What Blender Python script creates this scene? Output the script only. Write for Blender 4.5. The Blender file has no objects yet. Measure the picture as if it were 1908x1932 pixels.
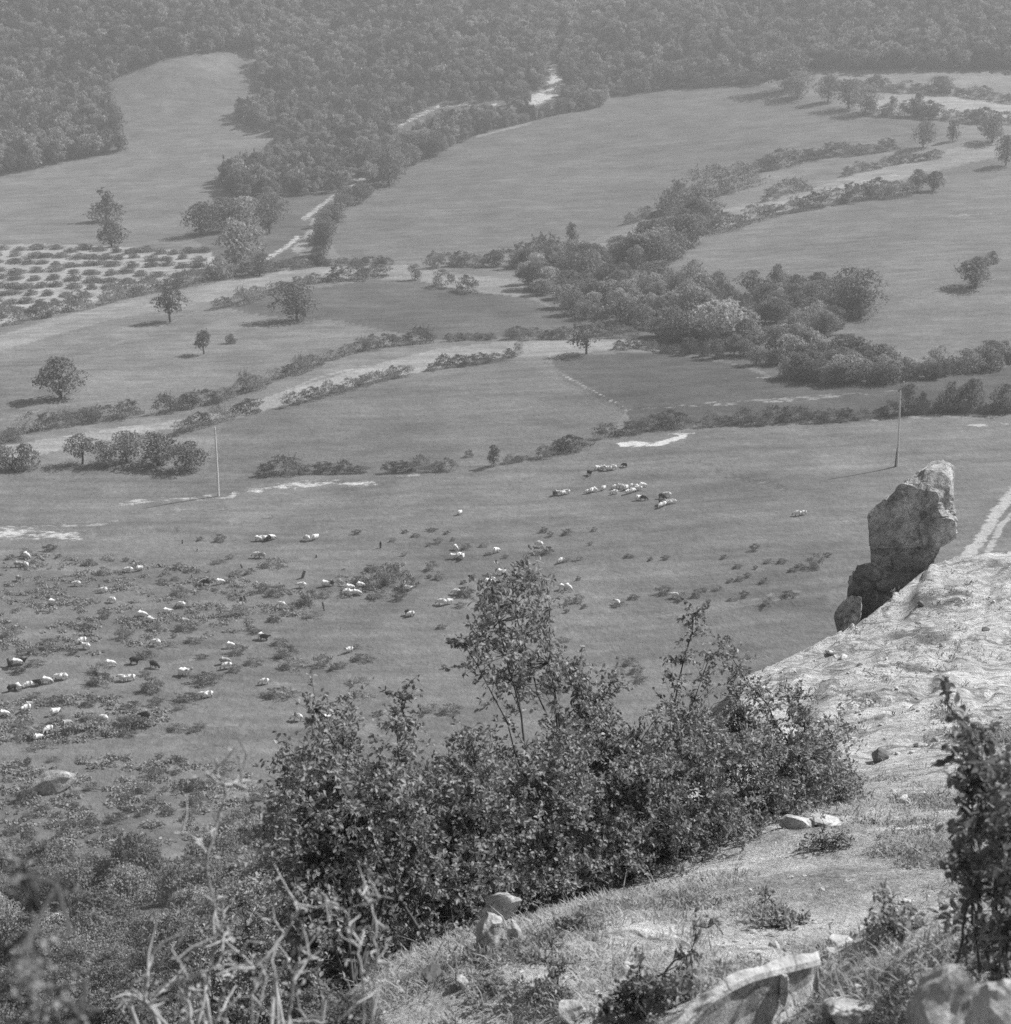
import bpy, math, random
import numpy as np
from mathutils import Vector, Matrix, Euler

# ------------------------------------------------------------------ camera, world, sun, exposure
sc = bpy.context.scene
C = sc.collection
RNG = np.random.default_rng(7)
random.seed(7)
FPX = 2770.0                      # focal length in units of a 1908 x 1932 frame
CX, CY = 954.0, 966.0
TH = math.radians(18.0)           # camera looks 18 degrees below the horizon
CAMZ = 62.0
cam_d = bpy.data.cameras.new('camera'); cam = bpy.data.objects.new('camera', cam_d); C.objects.link(cam)
cam.location = (0, 0, CAMZ); cam.rotation_euler = (math.radians(90) - TH, 0, 0)
cam_d.sensor_fit = 'HORIZONTAL'; cam_d.sensor_width = 36.0; cam_d.lens = 36.0 * FPX / 1908.0
cam_d.clip_start = 0.05; cam_d.clip_end = 6000
cam_d.dof.use_dof = True; cam_d.dof.focus_distance = 24.0; cam_d.dof.aperture_fstop = 4.4
sc.camera = cam
SUN_DIR = Vector((0.80, 0.42, 0.86)).normalized()
SUN_EL = math.asin(SUN_DIR.z); SUN_AZ = math.atan2(SUN_DIR.x, SUN_DIR.y)
w = bpy.data.worlds.new('World'); sc.world = w; w.use_nodes = True
nt = w.node_tree; bg = nt.nodes['Background']
sky = nt.nodes.new('ShaderNodeTexSky'); sky.sky_type = 'NISHITA'; sky.sun_disc = False
sky.sun_elevation = SUN_EL; sky.sun_rotation = SUN_AZ; sky.dust_density = 2.5
bw = nt.nodes.new('ShaderNodeRGBToBW')        # a black-and-white photograph: neutral sky light
nt.links.new(sky.outputs[0], bw.inputs[0]); nt.links.new(bw.outputs[0], bg.inputs[0])
bg.inputs[1].default_value = 0.06
sl = bpy.data.lights.new('sun', 'SUN'); so = bpy.data.objects.new('sun', sl); C.objects.link(so)
sl.energy = 4.6; sl.angle = math.radians(0.6); sl.color = (1, 1, 1)
so.rotation_euler = (-SUN_DIR).to_track_quat('-Z', 'Y').to_euler()
so.location = (200, 100, 400)
sc.view_settings.view_transform = 'Standard'; sc.view_settings.look = 'None'
sc.view_settings.exposure = 0.57; sc.view_settings.gamma = 1.0; sc.view_settings.use_curve_mapping = False
sc.cycles.use_denoising = False      # keeps a fine grain, as on the film
sc.cycles.max_bounces = 4; sc.cycles.diffuse_bounces = 2; sc.cycles.transmission_bounces = 2
sc.cycles.volume_bounces = 0; sc.cycles.transparent_max_bounces = 4
HAZE_DENSITY = 0.00050

# ------------------------------------------------------------------ projection helpers
cT, sT = math.cos(TH), math.sin(TH)
def ray(px, py):
    u = (np.asarray(px, float) - CX) / FPX; v = (CY - np.asarray(py, float)) / FPX
    return u, cT + v * sT, -sT + v * cT
def at(px, py, Y):                 # point on the ray of a pixel at forward distance Y
    u, dy, dz = ray(px, py); t = Y / dy
    return np.array([u * t, Y, CAMZ + dz * t])
def proj(x, y, z):
    zz = z - CAMZ
    d = y * cT - zz * sT; up = y * sT + zz * cT
    d = np.where(np.abs(d) < 1e-3, 1e-3, d)
    return CX + FPX * x / d, CY - FPX * up / d, d
def xof(px, Y):                    # lateral offset for a pixel column at forward distance Y on a 25 degree down ray
    return (px - CX) / FPX * Y * 1.08

# ------------------------------------------------------------------ numpy noise
_P = np.random.default_rng(3).permutation(4096)
def _hash(ix, iy, s):
    return _P[(_P[(ix + s * 131) & 4095] + iy) & 4095] / 4095.0
def vnoise(x, y, s=0):
    x = np.asarray(x, float); y = np.asarray(y, float)
    ix = np.floor(x).astype(np.int64); iy = np.floor(y).astype(np.int64)
    fx = x - ix; fy = y - iy
    fx = fx * fx * fx * (fx * (fx * 6 - 15) + 10); fy = fy * fy * fy * (fy * (fy * 6 - 15) + 10)
    a = _hash(ix, iy, s); b = _hash(ix + 1, iy, s); c = _hash(ix, iy + 1, s); d = _hash(ix + 1, iy + 1, s)
    return (a + (b - a) * fx) * (1 - fy) + (c + (d - c) * fx) * fy
def fbm(x, y, s=0, o=4):
    t = 0; a = 1; n = 0
    for k in range(o):
        t = t + a * vnoise(x * 2 ** k, y * 2 ** k, s + k); n += a; a *= .5
    return t / n
def smooth(e0, e1, x):
    t = np.clip((x - e0) / (e1 - e0), 0, 1); return t * t * (3 - 2 * t)
def in_poly(px, py, poly):
    px = np.asarray(px, float); py = np.asarray(py, float)
    r = np.zeros(px.shape, bool); n = len(poly)
    for i in range(n):
        x0, y0 = poly[i]; x1, y1 = poly[(i + 1) % n]
        if y0 == y1: continue
        c = ((y0 > py) != (y1 > py)) & (px < (x1 - x0) * (py - y0) / (y1 - y0) + x0)
        r ^= c
    return r
def dist_line(px, py, line, ay=1.0):   # distance to a polyline, y scaled by ay
    best = np.full(np.shape(px), 1e9)
    for (x0, y0), (x1, y1) in zip(line[:-1], line[1:]):
        dx, dy = x1 - x0, (y1 - y0) * ay; L = dx * dx + dy * dy + 1e-9
        qx, qy = px - x0, (py - y0) * ay
        t = np.clip((qx * dx + qy * dy) / L, 0, 1)
        best = np.minimum(best, np.hypot(qx - t * dx, qy - t * dy))
    return best

# ------------------------------------------------------------------ terrain height
class RBF:
    def __init__(s, pts, c):
        p = np.array(pts, float); s.xy = p[:, :2]; s.c = c
        n = len(p); A = np.zeros((n + 3, n + 3))
        d = np.hypot(p[:, None, 0] - p[None, :, 0], p[:, None, 1] - p[None, :, 1])
        A[:n, :n] = -np.sqrt(d * d + c * c) - np.eye(n) * 1e-3 * c
        A[:n, n] = 1; A[:n, n + 1:] = s.xy / 100; A[n, :n] = 1; A[n + 1:, :n] = s.xy.T / 100
        b = np.zeros(n + 3); b[:n] = p[:, 2]
        s.w = np.linalg.solve(A, b)
    def __call__(s, x, y):
        x = np.asarray(x, float); y = np.asarray(y, float); n = len(s.xy)
        r = s.w[n] + s.w[n + 1] * x / 100 + s.w[n + 2] * y / 100
        for (a, b), wt in zip(s.xy, s.w[:n]):
            r = r - wt * np.sqrt((x - a) ** 2 + (y - b) ** 2 + s.c ** 2)
        return r
vp = []
rows = {1600: (103, 103, 100), 1300: (133, 133, 126), 1000: (183, 181, 170), 880: (214, 211, 198), 780: (246, 240, 224),
        640: (312, 300, 275), 500: (415, 395, 350), 400: (520, 480, 430), 330: (610, 560, 495), 250: (680, 640, 570),
        160: (725, 725, 660), 60: (765, 800, 735), -20: (800, 860, 790)}
for py, (a, b, c) in rows.items():
    for px, Y in ((-800, a), (0, a), (480, (a + b) / 2), (954, b), (1430, (b + c) / 2), (1908, c), (2700, c)):
        vp.append(at(px, py, Y))
for x in (-900, -450, 0, 450, 900):
    vp.append((x, 1050, 215)); vp.append((x, 1350, 300))
for x in (-200, -60, 60, 200):
    vp.append((x, 40, -1)); vp.append((x, -40, -1))
VALLEY = RBF(vp, 45.0)
npts = [(0, 0, 60.35), (-1.5, .3, 60.1), (2.5, 0, 60.9), (0, -4, 61.6), (8, -3, 63), (8, 3, 61.2)]
for px, py, Y in [(1300, 1932, 5.9), (1600, 1932, 5.4), (1908, 1932, 4.8), (2300, 1932, 4.5), (900, 1932, 7.0), (600, 1932, 7.6),
                  (870, 1760, 10.3), (1100, 1700, 11.5), (1300, 1700, 9.8), (1300, 1800, 7.8), (1600, 1800, 7.2), (1900, 1750, 7.5),
                  (1650, 1600, 11.5), (1450, 1590, 12.3), (1900, 1600, 11), (1650, 1500, 15.5), (1900, 1500, 14.5), (1640, 1440, 20),
                  (1900, 1400, 20), (1500, 1400, 24), (1450, 1270, 34), (1600, 1180, 39), (1760, 1060, 45), (1908, 1050, 46),
                  (2200, 1030, 48), (1908, 1250, 31), (1700, 1300, 28), (2200, 1300, 28), (2300, 1600, 11)]:
    npts.append(at(px, py, Y))
NEAR = RBF(npts, 2.5)
EDGE = [(-1.3, -6), (-1.15, 0)] + [(xof(px, Y), Y) for px, Y in
        [(560, 4.8), (640, 8.0), (860, 10.7), (1050, 12.2), (1190, 14.5), (1320, 20), (1415, 34), (1565, 38.0), (1640, 39.6), (1700, 41.8), (1760, 44.6), (1800, 46.6), (1908, 47.6), (2300, 49.5), (3200, 50)]]
EPOLY = EDGE + [(70, -6)]
SKR = [0, 20, 35, 60, 85, 100, 114, 2000]; SKZ = [59, 46, 35.4, 21.0, 9.0, 2.8, -2, -9]
def height(x, y):
    x = np.asarray(x, float); y = np.asarray(y, float)
    r = np.hypot(x, y)
    v = VALLEY(x, y)
    v = v + (fbm(x / 60, y / 60, 11, 3) - .5) * np.clip((r - 90) / 60, 0, 1) * 2.2 + (fbm(x / 14, y / 14, 14, 3) - .5) * .5 * np.clip((r - 90) / 60, 0, 1)
    v = v + smooth(640, 760, y - .12 * np.abs(x)) * ((fbm(x / 75 + .2, y / 110, 17, 3) - .5) * 26 - 3)
    sk = np.interp(r, SKR, SKZ) + (fbm(x / 9, y / 9, 15, 4) - .5) * 2.0 * smooth(10, 30, r)
    k = 3.0
    hh = np.clip(.5 + .5 * (v - sk) / k, 0, 1)
    lo = sk * (1 - hh) + v * hh + k * hh * (1 - hh) * .5
    near = r < 75
    out = lo.copy() if np.ndim(lo) else np.array(lo)
    if np.any(near):
        xn, yn = x[near], y[near]
        n = NEAR(xn, yn)
        ins = in_poly(xn, yn, EPOLY)
        d = dist_line(xn, yn, EDGE)
        d = np.where(ins, 0, d)
        rn = np.hypot(xn, yn)
        d = d + np.where(ins, 0, 1) * (fbm(xn * .9, yn * .9, 21, 3) - .5) * np.minimum(d, 1.0) * .8
        n = n - 1.25 * np.sqrt(d * d + .04) + .25 - np.where(ins, .0, 0)
        ed = np.where(ins, 1, 0)
        ledge = smooth(16, 24, rn)
        # bumpy soil close by, banked limestone further off
        n = n + (fbm(xn * 1.3, yn * 1.3, 31, 4) - .5) * .16 * (1 - ledge) * smooth(1.5, 4, rn)
        band = fbm(xn * .22 + .35 * yn * .22, yn * .55 - .2 * xn, 33, 4)
        n = n + ledge * ((band - .5) * .5 + (fbm(xn * 1.5, yn * 2.2, 36, 3) - .5) * .35) * ed
        # strata steps across the bare limestone
        q = (.8 * xn - .6 * yn) / 1.9 + 1.6 * fbm(xn * .16, yn * .16, 38, 3) + .35 * fbm(xn * .9, yn * .9, 39, 3)
        fq = q - np.floor(q)
        n = n + ledge * ed * (.26 * (smooth(0, .16, fq) - fq) * smooth(.25, .6, fbm(xn * .3, yn * .3, 40, 2)))
        out[near] = np.maximum(lo[near], n)
    return out
def hgt(x, y): return float(height(np.array([x]), np.array([y]))[0])
_RS = np.exp(np.linspace(math.log(3.0), math.log(1300), 2600))
def hit(px, py):                   # where the line of sight of a pixel meets the ground
    u, dy, dz = ray(px, py)
    hx = _RS * u / dy; z = CAMZ + _RS * dz / dy
    below = z < height(hx, _RS)
    i = int(np.argmax(below)) if below.any() else len(_RS) - 1
    lo, hi = _RS[max(i - 1, 0)], _RS[i]
    ys = np.linspace(lo, hi, 24); b = (CAMZ + ys * dz / dy) < height(ys * u / dy, ys)
    Y = ys[int(np.argmax(b))] if b.any() else hi
    x = Y * u / dy
    return float(x), float(Y), hgt(x, Y)

# ------------------------------------------------------------------ object helpers
def link(o, parent=None):
    C.objects.link(o)
    if parent is not None: o.parent = parent
    return o
def tag(o, label=None, cat=None, group=None, kind=None):
    if label: o['label'] = label
    if cat: o['category'] = cat
    if group: o['group'] = group
    if kind: o['kind'] = kind
    return o
def mesh_np(name, V, F, mats=(), smooth_=False, attrs=None, midx=None):
    """V (n,3), F (m,3|4) or a list of such arrays"""
    Fs = F if isinstance(F, list) else [F]
    me = bpy.data.meshes.new(name)
    V = np.ascontiguousarray(V, dtype=np.float32)
    me.vertices.add(len(V)); me.vertices.foreach_set('co', V.ravel())
    nl = sum(f.size for f in Fs); npoly = sum(len(f) for f in Fs)
    me.loops.add(nl); me.polygons.add(npoly)
    me.loops.foreach_set('vertex_index', np.concatenate([f.ravel() for f in Fs]).astype(np.int32))
    tot = np.concatenate([np.full(len(f), f.shape[1]) for f in Fs]); st = np.concatenate([[0], np.cumsum(tot)[:-1]])
    me.polygons.foreach_set('loop_start', st.astype(np.int32))
    if midx is not None: me.polygons.foreach_set('material_index', np.asarray(midx, np.int32))
    me.update(calc_edges=True)
    me.polygons.foreach_set('use_smooth', np.full(npoly, bool(smooth_)))
    for m in mats: me.materials.append(m)
    for k, v in (attrs or {}).items():
        a = me.attributes.new(k, 'FLOAT', 'POINT'); a.data.foreach_set('value', np.ascontiguousarray(v, dtype=np.float32))
    me.validate(); return me
def mobj(name, me, parent=None, loc=None):
    o = bpy.data.objects.new(name, me)
    if loc is not None: o.location = loc
    return link(o, parent)
def empty(name, loc, rz=0, scale=None):
    o = bpy.data.objects.new(name, None); o.location = loc; o.rotation_euler = (0, 0, rz); o.empty_display_size = .2
    if scale is not None: o.scale = scale
    return link(o)

# ------------------------------------------------------------------ materials (neutral: the picture is black and white)
def g(v): return (v, v, v, 1)
def new_mat(name):
    m = bpy.data.materials.new(name); m.use_nodes = True
    n = m.node_tree; p = n.nodes['Principled BSDF']
    p.inputs['Roughness'].default_value = .9
    p.inputs['Specular IOR Level'].default_value = .15
    return m, n, p
def math_n(n, op, a, b=None):
    q = n.nodes.new('ShaderNodeMath'); q.operation = op
    for i, v in enumerate((a, b)):
        if v is None: continue
        if isinstance(v, (int, float)): q.inputs[i].default_value = v
        else: n.links.new(v, q.inputs[i])
    return q.outputs[0]
def noise_n(n, scale, detail=4, rough=.55, stretch=None, rot=0.0):
    geo = n.nodes.new('ShaderNodeNewGeometry'); src = geo.outputs['Position']
    if stretch:
        mp = n.nodes.new('ShaderNodeMapping'); mp.inputs['Scale'].default_value = stretch; mp.inputs['Rotation'].default_value = (0, 0, rot)
        n.links.new(src, mp.inputs[0]); src = mp.outputs[0]
    t = n.nodes.new('ShaderNodeTexNoise'); t.inputs['Scale'].default_value = scale; t.inputs['Detail'].default_value = detail
    t.inputs['Roughness'].default_value = rough; n.links.new(src, t.inputs['Vector'])
    return t.outputs['Fac']
def ramp_n(n, fac, lo, hi, vlo, vhi):
    r = n.nodes.new('ShaderNodeMapRange'); r.inputs['From Min'].default_value = lo; r.inputs['From Max'].default_value = hi
    r.inputs['To Min'].default_value = vlo; r.inputs['To Max'].default_value = vhi; n.links.new(fac, r.inputs['Value']); return r.outputs[0]
def crack_n(n, scale, stretch, rot, width, dark):
    """thin wandering joints in rock: 1 on the stone, `dark` in the joint"""
    geo = n.nodes.new('ShaderNodeNewGeometry'); t = n.nodes.new('ShaderNodeTexNoise'); t.inputs['Scale'].default_value = scale * 1.7; t.inputs['Detail'].default_value = 5
    n.links.new(geo.outputs['Position'], t.inputs['Vector'])
    vm = n.nodes.new('ShaderNodeVectorMath'); vm.operation = 'MULTIPLY_ADD'; vm.inputs[1].default_value = (1.1 / scale,) * 3
    n.links.new(t.outputs['Color'], vm.inputs[0]); n.links.new(geo.outputs['Position'], vm.inputs[2])
    mp = n.nodes.new('ShaderNodeMapping'); mp.inputs['Scale'].default_value = stretch; mp.inputs['Rotation'].default_value = rot; n.links.new(vm.outputs[0], mp.inputs[0])
    v = n.nodes.new('ShaderNodeTexVoronoi'); v.feature = 'DISTANCE_TO_EDGE'; v.inputs['Scale'].default_value = scale; n.links.new(mp.outputs[0], v.inputs['Vector'])
    return ramp_n(n, v.outputs['Distance'], width * .3, width, dark, 1.0)
def bump_n(n, p, h, dist, strength=.6):
    b = n.nodes.new('ShaderNodeBump'); b.inputs['Distance'].default_value = dist; b.inputs['Strength'].default_value = strength
    n.links.new(h, b.inputs['Height']); n.links.new(b.outputs[0], p.inputs['Normal'])
def attr_n(n, name):
    a = n.nodes.new('ShaderNodeAttribute'); a.attribute_name = name; return a.outputs['Fac']

def mat_field(name, streak=.12, rot=-.15):
    m, n, p = new_mat(name)
    a = attr_n(n, 'alb')
    f1 = ramp_n(n, noise_n(n, .9, 6, .75), .25, .75, .72, 1.28)
    f2 = ramp_n(n, noise_n(n, 1.0, 4, .6, (.035, .42, .3), rot), .3, .7, 1 - streak, 1 + streak)
    f3 = ramp_n(n, noise_n(n, .05, 4, .6), .3, .7, .80, 1.18)
    f4 = ramp_n(n, noise_n(n, .22, 5, .65, (.6, 1, 1), rot), .3, .7, .78, 1.22)
    c = math_n(n, 'MULTIPLY', math_n(n, 'MULTIPLY', math_n(n, 'MULTIPLY', math_n(n, 'MULTIPLY', a, f1), f2), f3), f4)
    bk = attr_n(n, 'bare'); bv = attr_n(n, 'bareval')
    rag = math_n(n, 'MULTIPLY', math_n(n, 'SUBTRACT', noise_n(n, .8, 7, .78, (.5, 1, 1), rot), .5), 2.6)
    on = ramp_n(n, math_n(n, 'ADD', bk, math_n(n, 'MULTIPLY', rag, math_n(n, 'GREATER_THAN', bk, .01))), .42, .62, 0, 1)
    mb = n.nodes.new('ShaderNodeMix'); mb.data_type = 'FLOAT'
    n.links.new(on, mb.inputs[0]); n.links.new(c, mb.inputs[2]); n.links.new(math_n(n, 'MULTIPLY', bv, f1), mb.inputs[3]); c = mb.outputs[0]
    n.links.new(c, p.inputs['Base Color'])
    bump_n(n, p, noise_n(n, 1.6, 4, .7), .35, .7)
    return m
M_FIELD = mat_field('meadow_grass', .15); M_PASTURE = mat_field('grazed_turf', .20, -.10)

def mat_hill():
    m, n, p = new_mat('dry_hillside')
    a = attr_n(n, 'alb'); rk = attr_n(n, 'rock')
    f1 = ramp_n(n, noise_n(n, 3.0, 6, .7), .25, .75, .62, 1.38)
    f2 = ramp_n(n, noise_n(n, 26, 3, .6), .3, .7, .72, 1.28)
    soil = math_n(n, 'MULTIPLY', math_n(n, 'MULTIPLY', a, f1), f2)
    # limestone: pale, pocked and lichen-spotted
    pk = ramp_n(n, noise_n(n, 2.2, 7, .75, (1, 1.6, 1), .3), .36, .60, .44, .92)
    lc = ramp_n(n, noise_n(n, .35, 4, .6), .35, .62, .72, 1.0)
    pit = ramp_n(n, noise_n(n, 5, 5, .75, (.6, 1.7, 1), .35), .34, .47, .42, 1.0)
    stone = math_n(n, 'MULTIPLY', math_n(n, 'MULTIPLY', pk, lc), pit)
    ck = crack_n(n, .32, (.55, 1.5, 1), (0, 0, -.6), .035, .58); stone = math_n(n, 'MULTIPLY', stone, ck)
    mx = n.nodes.new('ShaderNodeMix'); mx.data_type = 'FLOAT'
    edge = ramp_n(n, math_n(n, 'ADD', rk, math_n(n, 'MULTIPLY', math_n(n, 'SUBTRACT', noise_n(n, 1.4, 6, .7), .5), 1.6)), .40, .60, 0, 1)
    n.links.new(edge, mx.inputs[0]); n.links.new(soil, mx.inputs[2]); n.links.new(stone, mx.inputs[3])
    n.links.new(mx.outputs[0], p.inputs['Base Color'])
    hmix = math_n(n, 'ADD', noise_n(n, 3.2, 8, .72), math_n(n, 'MULTIPLY', noise_n(n, 14, 5, .7), .35))
    bump_n(n, p, math_n(n, 'ADD', hmix, math_n(n, 'MULTIPLY', ck, .28)), .35, .85)
    return m
M_HILL = mat_hill()

def mat_leaf(name, v, var=.35, trans=.35, gloss=.25, scale=1.2, pv=0.0):
    m, n, p = new_mat(name)
    c = ramp_n(n, noise_n(n, scale, 3, .6), .3, .7, v * (1 - var), v * (1 + var))
    oi = n.nodes.new('ShaderNodeObjectInfo'); c = math_n(n, 'MULTIPLY', c, ramp_n(n, oi.outputs['Random'], 0, 1, 1 - pv, 1 + pv))
    n.links.new(c, p.inputs['Base Color'])
    p.inputs['Roughness'].default_value = .55; p.inputs['Specular IOR Level'].default_value = gloss
    tr = n.nodes.new('ShaderNodeBsdfTranslucent'); n.links.new(c, tr.inputs[0])
    mx = n.nodes.new('ShaderNodeMixShader'); mx.inputs[0].default_value = trans
    n.links.new(p.outputs[0], mx.inputs[1]); n.links.new(tr.outputs[0], mx.inputs[2])
    n.links.new(mx.outputs[0], n.nodes['Material Output'].inputs[0]); return m
M_LEAF_FAR = mat_leaf('forest_leaves', .23, .25, .3, .1, .12, .7)  # wide random tone per crown stands in for lit tops and dark gaps
M_LEAF_TREE = mat_leaf('tree_leaves', .215, .35, .3, .12, .5, .3)
M_LEAF_PALE = mat_leaf('pale_tree_leaves', .38, .3, .35, .12, .5, .25)
M_LEAF_SCRUB = mat_leaf('scrub_leaves', .33, .35, .25, .1, .8, .3)
M_LEAF_MASS = mat_leaf('slope_shrub_leaves', .28, .45, .4, .2, 1.0, .3)
M_LEAF_NEAR = mat_leaf('plum_leaves', .31, .6, .35, .35, 6.0)
M_LEAF_DARK = mat_leaf('dark_shrub_leaves', .21, .5, .3, .35, 6.0)
M_GRASS = mat_leaf('dry_grass', .42, .5, .35, .1, 3.0)
def mat_plain(name, v, var=.25, scale=6, bump=0.02, stretch=None, rough=.9):
    m, n, p = new_mat(name); p.inputs['Roughness'].default_value = rough
    f = noise_n(n, scale, 6, .65, stretch)
    n.links.new(ramp_n(n, f, .28, .72, v * (1 - var), v * (1 + var)), p.inputs['Base Color'])
    bump_n(n, p, f, bump, .7); return m
M_BARK = mat_plain('bark', .10, .4, 14, .01)
M_BARK_PALE = mat_plain('weathered_twig', .44, .3, 20, .004)
M_BARK_FAR = mat_plain('tree_bark', .10, .3, 3, .03)
M_POLE = mat_plain('weathered_pole_wood', .66, .2, 4, .01, (6, 6, .6))
M_WOOL = mat_plain('white_fleece', .80, .08, 12, .02)
M_WOOL_GREY = mat_plain('grey_fleece', .35, .15, 12, .02)
M_WOOL_DARK = mat_plain('black_fleece', .035, .3, 12, .02)
M_FACE = mat_plain('sheep_face', .30, .25, 15, .003)
M_STUMP = mat_plain('old_wood', .07, .3, 8, .02)
M_SLAB = mat_plain('lichened_slab', .17, .35, 5, .03)
def mat_rock(name, lo, hi, s=2.4, spots=.5, bump=.12):
    m, n, p = new_mat(name)
    a = ramp_n(n, noise_n(n, s, 8, .72), .36, .62, lo, hi)
    b = ramp_n(n, noise_n(n, s * 4.5, 5, .7), .32, .50, spots, 1.0)
    ck = crack_n(n, s * .22, (1, 1, 1.5), (.3, .2, 0), .03, .66)
    st = ramp_n(n, noise_n(n, s * .5, 4, .6, (1, 1, .3)), .35, .6, .7, 1.05)
    n.links.new(math_n(n, 'MULTIPLY', math_n(n, 'MULTIPLY', math_n(n, 'MULTIPLY', a, b), ck), st), p.inputs['Base Color'])
    bump_n(n, p, math_n(n, 'ADD', math_n(n, 'ADD', noise_n(n, s * 1.4, 8, .7), math_n(n, 'MULTIPLY', noise_n(n, s * 7, 4, .7), .3)), math_n(n, 'MULTIPLY', ck, .5)), bump, .9); return m
M_ROCK = mat_rock('limestone', .25, .62); M_ROCK_NEAR = mat_rock('near_limestone', .36, .66, 9, .62, .02)
M_STONE = mat_rock('pale_stone', .45, .75, 8, .65, .02)

# ------------------------------------------------------------------ land use, traced as outlines on the ground
B_PAST = [(-1500, 900), (0, 888), (130, 882), (300, 887), (420, 894), (520, 899), (640, 894), (760, 892), (850, 887), (930, 879), (1000, 864), (1090, 847), (1150, 827),
          (1200, 812), (1330, 805), (1420, 800), (1600, 793), (1700, 788), (1908, 780), (3400, 760), (3400, 6000), (-1500, 6000)]
FOREST = [(-2500, -1500), (4500, -1500), (4500, 132), (1520, 132), (1440, 155), (1250, 165), (1145, 185), (1140, 205), (1050, 216), (900, 255), (800, 302), (700, 360), (640, 392),
          (605, 440), (560, 485), (500, 522), (410, 522), (345, 440), (480, 387), (405, 350), (430, 310), (530, 265), (455, 232), (440, 195), (495, 180), (490, 130), (480, 95),
          (330, 105), (205, 150), (215, 200), (240, 285), (100, 310), (0, 335), (-2500, 420)]
REGIONS = [  # name, albedo, outline
    ('forest_floor', .12, FOREST),
    ('upper_left_meadow', .175, [(-2500, 420), (0, 335), (100, 310), (240, 285), (215, 200), (205, 150), (330, 105), (480, 95), (490, 130), (495, 180), (440, 195), (455, 232), (530, 265),
                          (430, 310), (405, 350), (480, 387), (345, 440), (400, 474), (100, 460), (0, 462), (-2500, 470)]),
    ('orchard_soil', .34, [(-2500, 470), (0, 462), (100, 460), (400, 474), (408, 502), (330, 530), (210, 560), (110, 592), (0, 612), (-2500, 900)]),
    ('wide_centre_field', .145, [(640, 392), (700, 360), (800, 302), (900, 255), (1050, 216), (1140, 205), (1145, 185), (1250, 165), (1440, 155), (1520, 190), (1650, 215), (1860, 228), (1700, 282),
                          (1500, 302), (1350, 332), (1260, 402), (1190, 422), (1080, 472), (900, 492), (730, 492), (640, 482), (612, 440)]),
    ('far_field', .22, [(1520, 132), (4500, 132), (4500, 200), (1908, 182), (1780, 165), (1640, 160), (1560, 155)]),
    ('pale_far_field', .33, [(1590, 185), (1700, 170), (1820, 176), (1908, 190), (4500, 230), (4500, 300), (1908, 222), (1700, 212), (1640, 212)]),
    ('diagonal_strip', .245, [(1180, 440), (1270, 412), (1400, 387), (1560, 347), (1700, 302), (1908, 255), (4500, 60), (4500, 200), (1908, 290), (1700, 338), (1560, 377), (1400, 417), (1330, 447), (1200, 475)]),
    ('right_slope_field', .16, [(4500, 200), (1908, 290), (1700, 338), (1560, 377), (1400, 417), (1330, 447), (1240, 512), (1450, 560), (1530, 640), (1660, 690), (1908, 660), (4500, 600)]),
    ('dark_smooth_field', .11, [(590, 545), (700, 528), (800, 530), (880, 550), (990, 560), (1040, 580), (1130, 612), (1080, 628), (950, 637), (830, 642), (690, 617), (640, 606), (560, 602), (470, 592), (420, 577), (520, 552)]),
    ('upper_track_verge', .255, [(-2500, 900), (0, 632), (100, 602), (250, 562), (400, 535), (520, 512), (620, 500), (740, 498), (860, 515), (990, 530), (985, 560), (880, 550), (780, 527), (620, 527), (430, 562), (200, 605), (0, 662), (-2500, 1000)]),
    ('pale_lane', .285, [(-2500, 1100), (0, 842), (300, 797), (420, 777), (540, 737), (690, 692), (830, 657), (960, 644), (1100, 641), (1270, 636), (1270, 652), (1170, 657), (1040, 672), (960, 674), (850, 692), (700, 718), (550, 762), (440, 790), (330, 808), (120, 845), (0, 884), (-2500, 1200)]),
    ('lower_field', .15, [(390, 888), (420, 800), (440, 790), (550, 762), (700, 718), (850, 692), (960, 674), (1040, 682), (1060, 705), (1180, 775), (1150, 827), (1090, 847), (1000, 864), (930, 879), (850, 887), (640, 894), (420, 894)]),
    ('stubble_field', .095, [(1040, 682), (1100, 668), (1250, 665), (1400, 690), (1450, 712), (1600, 722), (1700, 722), (1908, 690), (4500, 660), (4500, 740), (1908, 780), (1600, 793), (1330, 803), (1200, 812), (1180, 775), (1060, 705)]),
]
THICKET = [(985, 545), (1010, 520), (1070, 505), (1160, 480), (1210, 452), (1290, 468), (1250, 515), (1320, 535), (1450, 562), (1500, 545), (1600, 565), (1650, 585), (1600, 612), (1530, 650), (1660, 690), (1690, 705), (1600, 722), (1470, 715), (1420, 692), (1280, 664), (1150, 624), (1050, 584)]

# polar grid: fine where the ground is seen at a shallow angle
ang = np.radians(np.concatenate([np.linspace(-34, -21, 40)[:-1], np.linspace(-21, 21, 520), np.linspace(21, 34, 40)[1:]]))
rad = np.concatenate([np.exp(np.linspace(math.log(1.0), math.log(100), 330))[:-1], np.exp(np.linspace(math.log(100), math.log(900), 400))[:-1], np.linspace(900, 1320, 40)])
AG, RG = np.meshgrid(ang, rad)
GX = (RG * np.sin(AG)).ravel(); GY = (RG * np.cos(AG)).ravel()
GZ = height(GX, GY)
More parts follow.
